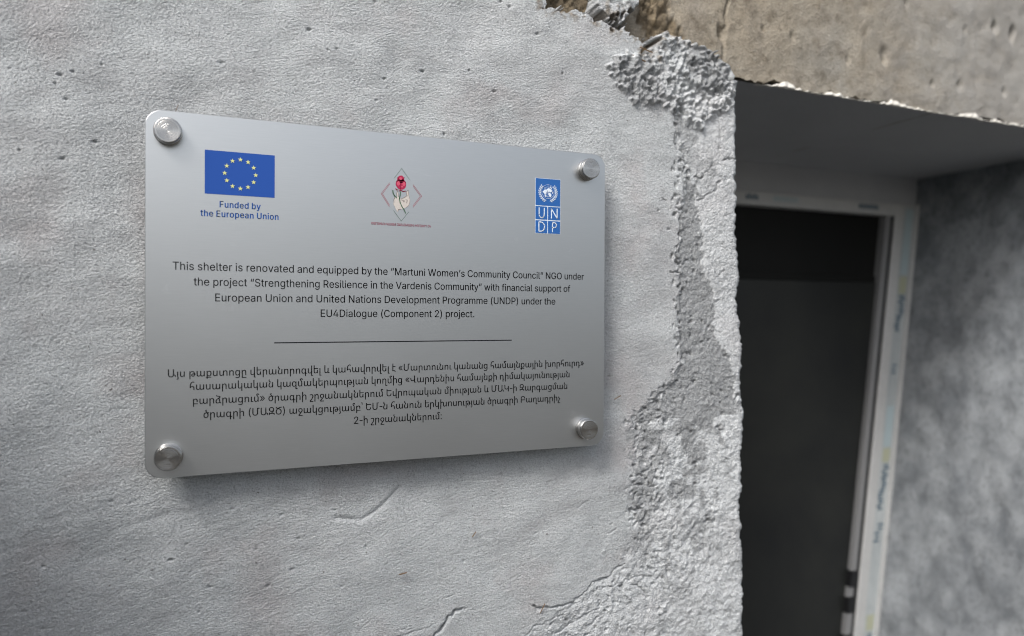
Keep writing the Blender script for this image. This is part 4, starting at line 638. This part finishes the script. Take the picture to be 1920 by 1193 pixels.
'ծ': (548, [[308,398,255,392,213,374,180,347,157,311,144,267,140,218,143,174,154,135,171,102,196,77,228,62,269,57,305,61,337,74,363,95,383,127,395,170,399,223,396,272,385,319,367,367,343,415,312,464,275,512,232,561,182,610,244,657,296,603,343,550,384,496,419,443,447,389,467,336,480,283,484,229,477,156,456,95,423,49,380,15,328,-5,269,-11,207,-4,154,19,112,54,81,101,61,157,55,222,62,285,81,343,97,369,115,392,137,412,163,430,192,444,226,455,263,461,304,463,534,463,534,398], [182,610,308,717,352,662,240,566]]),
'կ': (556, [[474,-220,391,-220,391,1,392,41,397,81,391,81,378,57,359,35,337,17,310,3,278,-6,241,-9,194,-4,154,10,121,35,96,69,81,113,76,166,76,708,159,708,159,182,161,152,166,127,175,106,187,89,220,66,261,59,297,64,329,78,355,103,375,137,387,181,391,235,391,457,474,457]]),
'հ': (523, [[372,0,372,140,365,196,344,236,329,250,310,260,288,266,263,268,221,263,186,247,157,218,136,176,58,190,58,258,63,363,78,455,103,534,135,599,174,650,219,687,269,709,321,717,365,713,402,703,436,685,466,660,417,606,396,625,373,638,349,646,321,649,287,643,253,624,223,594,196,552,173,498,155,433,144,357,141,270,144,269,168,296,199,317,238,331,286,336,335,331,377,315,410,289,434,254,449,209,454,155,454,0]]),
'ձ': (558, [[169,708,170,691,174,677,181,666,194,656,212,649,237,642,311,631,394,618,423,609,445,600,460,589,470,576,476,562,478,547,472,516,463,500,449,483,427,463,396,440,301,380,245,343,201,307,168,272,146,237,134,201,129,165,136,119,156,86,190,65,239,59,282,63,324,75,364,95,395,121,395,56,392,56,361,31,322,10,274,-4,220,-9,168,-4,125,10,91,35,66,69,51,112,46,165,50,212,64,256,90,298,128,340,182,384,252,431,337,485,374,515,381,525,384,534,381,541,375,547,340,559,264,571,176,587,146,596,125,609,111,626,102,647,98,674,97,708], [299,446,378,467,487,21,407,0], [408,0,469,65,539,65,539,0]]),
'ղ': (558, [[396,-220,396,277,394,306,389,331,380,353,368,370,335,392,292,399,264,397,238,389,217,375,198,356,183,332,172,302,166,266,164,224,164,0,81,0,81,458,146,458,156,377,161,377,175,401,193,423,215,441,242,455,274,464,312,467,360,463,401,448,434,424,459,390,474,346,479,292,479,-155,596,-155,596,-220]]),
'մ': (561, [[474,362,474,0,409,0,399,81,394,81,380,57,361,35,338,17,310,3,278,-6,241,-9,194,-4,154,10,121,35,96,69,81,113,76,166,76,458,159,458,159,182,161,152,166,127,175,106,187,89,220,66,261,59,297,63,329,78,355,102,375,136,387,180,391,235,391,360,388,390,378,420,361,451,334,484,297,529,277,567,272,583,270,600,274,631,284,660,303,683,329,702,363,713,405,717,441,713,471,702,496,684,514,658,525,625,529,587,450,587,447,612,439,632,424,645,400,649,380,646,365,637,356,623,353,606,358,580,377,552,412,512,432,488,448,465,460,441,468,417,472,391]]),
'յ': (247, [[81,130,81,458,164,458,164,130], [81,130,164,130,166,108,172,60,183,15,198,-35,203,-83,201,-113,194,-140,182,-164,165,-185,145,-202,121,-215,94,-222,64,-224,40,-224,40,-159,51,-159,78,-154,101,-139,115,-116,120,-88,115,-42,100,8,86,63]]),
'ն': (558, [[182,484,258,512,258,492,204,402,169,325,149,257,144,223,142,190,146,146,156,113,174,88,197,71,226,62,261,59,297,64,330,78,356,103,376,137,389,181,393,235,393,458,476,458,476,0,411,0,400,81,395,81,381,57,363,35,340,17,312,3,280,-6,243,-9,202,-6,165,3,133,19,107,41,85,69,70,102,61,140,58,184,64,248,72,281,84,316,122,392], [258,512,182,474,128,506,100,525,79,548,67,572,62,596,67,626,80,656,109,710,173,679,153,644,143,624,141,606,143,591,151,577,163,564,181,553]]),
'շ': (385, [[354,-220,84,-220,54,-216,34,-207,24,-191,20,-169,24,-146,36,-120,60,-87,192,83,235,145,251,176,263,208,270,242,273,279,266,332,245,369,230,382,212,392,191,398,167,399,133,398,100,392,68,382,34,367,14,430,50,446,88,458,129,465,176,467,229,462,274,445,310,418,336,382,352,338,358,286,354,241,345,199,329,159,308,121,255,47,148,-88,129,-115,123,-136,124,-144,128,-150,136,-153,148,-155,354,-155]]),
'ո': (556, [[81,0,81,458,146,458,156,377,161,377,175,401,194,423,217,441,245,455,277,464,314,467,361,463,402,448,434,424,459,390,474,346,479,292,479,0,396,0,396,277,389,331,368,370,336,392,294,399,258,395,226,380,200,356,180,322,168,278,164,224,164,0]]),
'չ': (320, [[-22,-169,-19,-145,-7,-116,11,-80,222,302,291,268,99,-78,82,-112,75,-136,77,-144,82,-150,91,-153,103,-155,290,-155,290,-220,42,-220,12,-216,-8,-207,-19,-191], [291,268,199,231,115,282,87,304,68,328,57,353,54,380,60,419,67,440,77,458,158,458,143,425,138,389,141,371,151,355,167,341,185,328]]),
'պ': (857, [[692,-220,692,-10,693,31,696,72,692,72,679,51,662,32,641,16,615,3,583,-6,546,-8,498,-3,457,13,424,40,400,77,396,77,371,42,335,14,289,-3,237,-8,203,-6,171,2,144,15,120,34,101,57,87,86,79,120,76,159,76,458,159,458,159,175,166,124,187,88,218,67,257,60,284,62,309,70,331,82,350,100,365,122,376,151,382,185,385,224,385,458,467,458,467,175,471,139,480,110,495,88,515,72,539,63,565,60,600,64,631,77,656,100,676,132,688,173,692,224,692,458,775,458,775,-220]]),
'ջ': (481, [[196,-155,446,-155,446,-220,142,-220,110,-216,87,-206,73,-188,68,-162,71,-143,82,-118,107,-87,255,74,319,149,341,182,357,213,366,243,369,274,367,303,361,329,351,351,337,368,320,382,299,392,276,397,250,399,223,397,200,391,180,381,162,367,148,349,138,327,132,302,130,274,134,235,144,206,164,182,194,159,232,131,258,101,275,68,228,23,212,53,183,84,161,101,133,118,95,147,68,181,53,223,47,275,53,329,71,376,100,414,141,443,191,461,250,467,296,464,337,455,372,439,401,417,424,389,440,357,450,319,453,276,449,236,436,196,414,156,384,113,345,66,298,15,196,-92,177,-117,171,-136,173,-144,176,-150,184,-153]]),
'ս': (556, [[474,458,474,0,409,0,399,81,394,81,380,57,361,35,338,17,310,3,278,-6,241,-9,194,-4,154,10,121,35,96,69,81,113,76,166,76,458,159,458,159,182,161,152,166,127,175,106,187,89,220,66,261,59,297,64,329,78,355,103,375,137,387,181,391,235,391,458]]),
'վ': (557, [[474,-155,571,-155,571,-220,391,-220,391,1,392,41,397,81,391,81,378,57,359,35,337,17,310,3,278,-6,241,-9,194,-4,154,10,121,35,96,69,81,113,76,166,76,458,159,458,159,182,161,152,166,127,175,106,187,89,220,66,261,59,297,64,329,78,355,103,375,137,387,181,391,235,391,708,474,708]]),
'տ': (867, [[624,467,672,463,712,448,745,424,770,390,785,346,790,292,790,0,707,0,707,277,705,306,700,331,691,353,679,370,646,392,604,399,568,395,536,380,510,356,490,322,478,278,474,224,474,0,409,0,399,81,394,81,380,57,361,35,338,17,310,3,278,-6,241,-9,194,-4,154,10,121,35,96,69,81,113,76,166,76,458,159,458,159,182,161,152,166,127,175,106,187,89,220,66,261,59,297,64,329,78,355,103,375,137,387,181,391,235,391,458,457,458,467,377,472,377,486,401,505,423,527,441,555,455,587,464]]),
'ր': (556, [[81,-220,81,458,146,458,156,377,161,377,175,401,194,423,217,441,245,455,277,464,314,467,361,463,402,448,434,424,459,390,474,346,479,292,479,0,396,0,396,277,389,331,368,370,336,392,294,399,258,395,226,380,200,356,180,322,168,278,164,224,164,-220]]),
'ց': (558, [[248,-228,203,-226,164,-220,92,-197,92,-126,127,-139,163,-150,203,-158,250,-160,298,-156,335,-145,361,-126,379,-101,390,-71,393,-36,393,-7,394,36,398,84,392,84,368,44,334,15,291,-3,241,-8,188,-2,142,18,105,50,78,96,61,154,55,225,61,297,78,358,106,405,144,439,192,460,249,467,297,462,337,446,370,420,395,386,399,386,411,458,476,458,476,-17,470,-79,454,-131,425,-172,382,-203,324,-222], [261,60,295,63,323,73,346,88,364,109,377,134,386,163,391,196,393,230,393,236,390,283,380,323,364,355,340,379,308,394,266,399,228,395,196,380,172,356,154,322,143,278,140,224,142,184,148,150,157,121,171,99,189,82,209,69,233,62]]),
'ւ': (299, [[81,0,81,458,164,458,164,65,286,65,286,0]]),
'ք': (556, [[81,-220,81,-124,16,-124,16,-59,81,-59,81,458,147,458,156,372,160,372,185,410,218,441,261,461,313,467,355,463,393,452,425,432,452,405,473,370,488,330,497,283,500,231,494,164,478,105,450,57,413,21,366,-1,310,-8,260,-3,219,15,188,42,165,78,159,78,163,26,164,-21,164,-59,474,-59,474,-124,164,-124,164,-220], [289,60,318,62,343,71,365,84,383,104,397,128,407,158,413,192,415,231,412,281,401,323,384,356,360,380,330,395,294,399,264,397,237,388,215,374,196,355,182,330,172,302,166,269,164,232,164,227,168,172,179,129,197,97,222,76,252,64]]),
'և': (587, [[244,-9,195,-4,154,11,121,35,96,70,81,113,76,166,76,708,159,708,159,182,166,128,187,89,202,76,220,66,241,61,264,59,292,61,317,70,339,84,358,103,372,128,383,158,389,194,391,235,391,458,474,458,474,65,582,65,582,0,403,0,393,81,391,81,378,57,360,35,339,17,312,3,281,-6]]),
'։': (237, [[66,44,70,67,81,84,97,94,118,98,140,94,157,84,168,67,171,44,168,21,157,4,140,-7,118,-10,97,-7,81,4,70,21], [66,412,70,435,81,452,97,461,118,465,134,463,147,459,157,452,165,442,170,428,171,412,168,388,157,371,140,361,118,358,97,361,81,371,70,388]])}
from mathutils.geometry import delaunay_2d_cdt
GLYPHS['-'] = (290, [[q - 75 if i % 2 == 0 else q for i, q in enumerate(c)] for c in GLYPHS['-'][1]]); GM = {}
def glyph(ch):
    if ch in GM: return GM[ch]
    adv, cs = GLYPHS[ch]; k = 1.306 if ch < '\u0500' or ch in '“”’«»' else 1.0
    vs, es, rings = [], [], []
    for c in cs:
        ring = [(c[q] / 1000 * k, c[q+1] / 1000 * k) for q in range(0, len(c), 2)]; n = len(vs); m_ = len(ring)
        vs += [Vector(p) for p in ring]; es += [(n + q, n + (q + 1) % m_) for q in range(m_)]; rings.append(ring)
    ov, oe, of = delaunay_2d_cdt(vs, es, [], 1, 1e-5)[:3]
    def winding(x, y):
        w_ = 0
        for r_ in rings:
            for (ax, ay), (bx, by) in zip(r_, r_[1:] + r_[:1]):
                if (ay > y) != (by > y) and x < (bx - ax) * (y - ay) / (by - ay) + ax: w_ += 1 if by > ay else -1
        return w_
    keep = []
    for f in of:
        cx = sum(ov[q][0] for q in f) / len(f); cy = sum(ov[q][1] for q in f) / len(f)
        if winding(cx, cy): keep.append(tuple(f))
    GM[ch] = (adv / 1000 * k, [(v[0], v[1]) for v in ov], keep)
    return GM[ch]
def text_line(s, x0, x1, z, cap, m_, parent, lvl=1, loc=LQ, name='text_line', bold=0., space=.235):
    vs, fs, cx = [], [], 0.
    offs = ((0, 0),) if not bold else ((-bold, 0), (bold, 0))
    for ch in s:
        if ch == ' ': cx += space; continue
        adv, v, f = glyph(ch)
        for ox, oz in offs:
            n = len(vs); vs += [(x + cx + ox, q + oz) for x, q in v]; fs += [tuple(n + i for i in p) for p in f]
        cx += adv + bold * 1.6
    mn = min(v[0] for v in vs); mx = max(v[0] for v in vs); k = cap / 1000 / .665; kx = (x1 - x0) / 1000 / (mx - mn)
    print('TEXT', s[:12], 'kx/k %.3f' % (kx / k))
    nv = len(vs) // len(offs)
    o = pydata(name, [((x - mn) * kx + x0 / 1000, INK * lvl, q * k + z / 1000) for x, q in vs], fs, m_, parent, loc)
    return o

# EU flag
fl = flat('flag', [[(-166.2, 119.5), (-111.6, 119.5), (-111.6, 83.5), (-166.2, 83.5)]], I_blue, pq)
for k in range(12):
    a = R(90 + 30 * k); cx, cz = -138.9 + 12.1 * math.cos(a), 101.5 + 12.1 * math.sin(a)
    pts = [(cx + (2.05 if j % 2 == 0 else .80) * math.cos(R(90 + 36 * j)), cz + (2.05 if j % 2 == 0 else .80) * math.sin(R(90 + 36 * j))) for j in range(10)]
    c_ = (cx, cz); flat('star', [[c_, pts[j], pts[(j+1) % 10]] for j in range(10)], I_star, fl, 2, (0, 0, 0))
text_line('Funded by', -154.9, -122.7, 72.9, 5.2, I_tblue, pq, bold=.028)
text_line('the European Union', -169.5, -108.4, 64.9, 5.2, I_tblue, pq, bold=.028)
# body text
for s, x0, x1, z in [('This shelter is renovated and equipped by the “Martuni Women’s Community Council” NGO under', -189.9, 185.9, 20.3),
  ('the project “Strengthening Resilience in the Vardenis Community” with financial support of', -174.4, 170.5, 7.8),
  ('European Union and United Nations Development Programme (UNDP) under the', -158.1, 153.9, -5.1),
  ('EU4Dialogue (Component 2) project.', -73.2, 68.7, -17.8)]: text_line(s, x0, x1, z, 6.5, I_black, pq, bold=.003)
flat('rule', [[(-111.7, -39.55), (107.3, -39.55), (107.3, -40.45), (-111.7, -40.45)]], I_black, pq)
for s, x0, x1, z in [('Այս թաքստոցը վերանորոգվել և կահավորվել է «Մարտունու կանանց համայնքային խորհուրդ»', -193.3, 186.4, -66.9),
  ('հասարակական կազմակերպության կողմից «Վարդենիս համայնքի դիմակայունության', -177.2, 170.2, -77.9),
  ('բարձրացում» ծրագրի շրջանակներում Եվրոպական միության և ՄԱԿ-ի Զարգացման', -174.8, 167.7, -89.6),
  ('ծրագրի (ՄԱԶԾ) աջակցությամբ՝ ԵՄ-ն հանուն երկխոսության ծրագրի Բաղադրիչ', -166.9, 159.9, -101.3),
  ('2-ի շրջանակներում։', -44.1, 36.9, -113.0)]: text_line(s, x0, x1, z, 6.4, I_black, pq, bold=.003)
# agency emblem: blue block over four lettered squares
un = flat('agency_logo', [[(131.8, 119.2), (158.7, 119.2), (158.7, 92.6), (131.8, 92.6)]], I_un, pq)
for x0, x1 in ((131.8, 144.6), (145.4, 158.7)):
    for z0, z1 in ((78.8, 91.8), (65.4, 77.8)): flat('letter_square', [[(x0, z1), (x1, z1), (x1, z0), (x0, z0)]], I_un, un, 1, (0, 0, 0))
flat('keyline', [[(131.5, 119.5), (159.0, 119.5), (159.0, 65.1), (131.5, 65.1)]], I_white, un, .5, (0, 0, 0))
UL = (0, 0, 0)
flat('letter', stroke([(135.6, 90.2), (135.6, 83.5), (136.3, 81.6), (137.6, 80.6), (139.2, 80.6), (140.5, 81.6), (141.2, 83.5), (141.2, 90.2)], 1.0), I_white, un, 2, UL)
flat('letter', stroke([(149.0, 80.4), (149.0, 90.0), (155.3, 80.6), (155.3, 90.2)], 1.0), I_white, un, 2, UL)
flat('letter', stroke([(135.4, 76.3), (135.4, 67.2), (138.0, 67.2), (140.2, 68.2), (141.5, 70.3), (141.5, 73.2), (140.2, 75.3), (138.0, 76.3), (135.4, 76.3)], 1.0), I_white, un, 2, UL)
flat('letter', stroke([(150.2, 67.0), (150.2, 76.3), (152.6, 76.3), (154.2, 75.4), (154.7, 73.9), (154.2, 72.4), (152.6, 71.4), (150.2, 71.4)], 1.0), I_white, un, 2, UL)
ex, ez = 145.2, 106.6; P_ = []
for rr_ in (6.9, 4.7, 2.4): P_ += stroke([(ex + rr_ * math.cos(R(a)), ez + rr_ * math.sin(R(a))) for a in range(0, 361, 15)], .22)
for a in range(0, 180, 45): P_ += stroke([(ex + 6.9 * math.cos(R(a)), ez + 6.9 * math.sin(R(a))), (ex - 6.9 * math.cos(R(a)), ez - 6.9 * math.sin(R(a)))], .18)
flat('globe_lines', P_, I_white, un, 2, UL)
cont = [[(-6.0,-.6),(-4.6,1.0),(-3.0,2.0),(-1.4,1.6),(-.8,.3),(-1.6,-.6),(-2.4,-1.8),(-3.2,-3.4),(-4.2,-2.0)], [(-1.6,2.4),(.2,3.4),(2.0,3.2),(3.8,2.0),(4.2,.4),(3.0,-.6),(1.4,.2),(.4,-.4),(-.6,1.0)],
        [(.6,-.8),(2.2,-1.0),(3.4,-2.4),(3.2,-4.6),(2.2,-5.6),(1.2,-4.0),(.2,-2.6)], [(2.0,5.6),(3.6,4.2),(4.4,2.8),(3.4,3.4),(2.0,4.6)], [(-3.4,-3.6),(-2.2,-3.0),(-1.8,-4.6),(-2.6,-5.6),(-3.2,-4.8)], [(4.4,-.8),(5.2,-.2),(5.4,-1.4),(4.8,-1.8)]]
flat('continent', [[(ex + x, ez + z) for x, z in p] for p in cont], I_white, un, 2.4, UL)
P_ = []
for sgn in (-1, 1):
    P_ += stroke([(ex + sgn * 9.0 * math.cos(R(a)), ez - .6 + 8.9 * math.sin(R(a))) for a in range(-78, 42, 10)], .3)
    for k, a in enumerate(range(-66, 52, 12)):
        for side, rad_, tw in ((1, 9.9, 30), (-1, 8.2, -25)):
            cx, cz = ex + sgn * rad_ * math.cos(R(a)), ez - .6 + rad_ * math.sin(R(a)); d = R(a + 90 - tw); ux, uz = sgn * math.cos(d), math.sin(d)
            P_.append([(cx - ux * 1.25, cz - uz * 1.25), (cx - uz * .45, cz + ux * .45), (cx + ux * 1.25, cz + uz * 1.25), (cx + uz * .45, cz - ux * .45)])
flat('laurel_wreath', P_, I_white, un, 2, UL)
# council emblem: a hand holding a rose inside a broken lozenge
co_ = empty('council_logo', LQ, pq)
for p_ in ([(-8.6, 108.3), (-1.9, 117.5), (5.3, 108.0)], [(-9.2, 78.8), (-2.1, 69.6), (4.8, 78.4)]): flat('lozenge_corner', stroke(p_, .45), I_grey, co_, 1, (0, 0, 0))
for p_ in ([(-13.0, 103.7), (-20.6, 93.3), (-13.1, 82.2)], [(9.0, 103.5), (17.0, 93.5), (8.9, 82.8)], [(-12.7, 102.6), (-19.4, 93.3), (-12.8, 83.4)], [(8.7, 102.4), (15.7, 93.5), (8.6, 84.0)]): flat('lozenge_corner', stroke(p_, .35), I_maroon, co_, 1, UL)
def blob(cx, cz, rx, rz, n=18, wob=.06, seed=1):
    rr = random.Random(seed); return [(cx + rx * (1 + rr.uniform(-wob, wob)) * math.cos(2*math.pi*k/n), cz + rz * (1 + rr.uniform(-wob, wob)) * math.sin(2*math.pi*k/n)) for k in range(n)]
flat('rose_bloom', [blob(-2.4, 103.2, 4.9, 4.9, 20, .05, 3), blob(-2.6, 107.6, 3.3, 3.6, 16, .08, 4)], I_red, co_, 1, UL)
flat('rose_petal', [blob(-4.9, 103.6, 1.5, 2.1, 10, .1, 5), blob(.2, 103.6, 1.5, 2.0, 10, .1, 6), blob(-2.8, 108.2, 1.5, 1.3, 10, .1, 7), blob(-1.4, 101.0, 1.2, 1.0, 10, .1, 8)], I_pink, co_, 1.6, UL)
flat('rose_fold', stroke([(-6.8, 105.4), (-5.0, 106.2), (-2.6, 105.0), (-.6, 106.0), (1.9, 105.2)], .5) + stroke([(-3.6, 104.8), (-2.6, 101.6), (-3.2, 98.9)], .45) + stroke([(-5.6, 109.4), (-4.0, 106.6)], .45) + stroke([(.6, 109.8), (-.6, 107.0)], .45) + stroke([(-7.4, 98.8), (-6.2, 97.6), (-5.0, 97.9)], .7) + stroke([(-4.4, 96.7), (-2.8, 97.6), (-.4, 96.7), (1.7, 97.2)], .8), I_dred, co_, 2.2, UL)
flat('hand', [[(-9.4, 84.5), (-8.9, 89.5), (-7.6, 91.6), (-6.2, 91.2), (-6.6, 95.0), (-5.6, 96.6), (-4.8, 94.4), (-4.4, 90.6), (-1.6, 89.8), (1.4, 91.4), (3.2, 93.6), (2.4, 96.4), (4.0, 97.6), (5.0, 94.0), (5.6, 91.0), (5.8, 88.0), (4.6, 84.4), (2.0, 82.0), (-1.6, 80.6), (-4.4, 79.6), (-5.6, 77.6)]], I_skin, co_, 1, UL)
flat('hand_outline', stroke([(-8.9, 86), (-9.0, 89.0), (-7.6, 91.6)], .35) + stroke([(-6.2, 91.6), (-6.4, 95.0), (-5.6, 96.8), (-4.9, 94.0), (-4.9, 91.5)], .3) + stroke([(-2.2, 90.0), (1.0, 91.4), (3.2, 93.4), (2.2, 96.6), (4.2, 98.4), (4.6, 94.6)], .4) + stroke([(4.4, 94.5), (5.8, 90), (5.6, 86.6), (4.4, 84.0), (2.2, 82.2)], .35) + stroke([(-2.0, 89.0), (1.0, 88.2), (-.6, 87.2)], .4) + stroke([(2.0, 89.6), (3.4, 88.6), (2.4, 86.4)], .4) + stroke([(-5.4, 78.4), (-4.8, 80.0), (-2.4, 80.6)], .5), I_line, co_, 1.6, UL)
flat('rose_stem', stroke([(-2.8, 96.4), (-3.2, 93.0), (-3.9, 90.0), (-3.4, 86.6), (-1.6, 82.8), (.6, 80.0), (1.9, 77.0)], .8) + stroke([(-10.0, 97.0), (-9.6, 94.4), (-8.4, 92.2), (-6.6, 90.8)], .9), I_green, co_, 2.4, UL)
text_line('ՄԱՐՏՈՒՆՈՒ ԿԱՆԱՆՑ ՀԱՄԱՅՆՔԱՅԻՆ ԽՈՐՀՈՒՐԴ ՀԿ', -29.2, 25.4, 65.1, 2.3, I_red, co_, loc=UL, bold=.022)
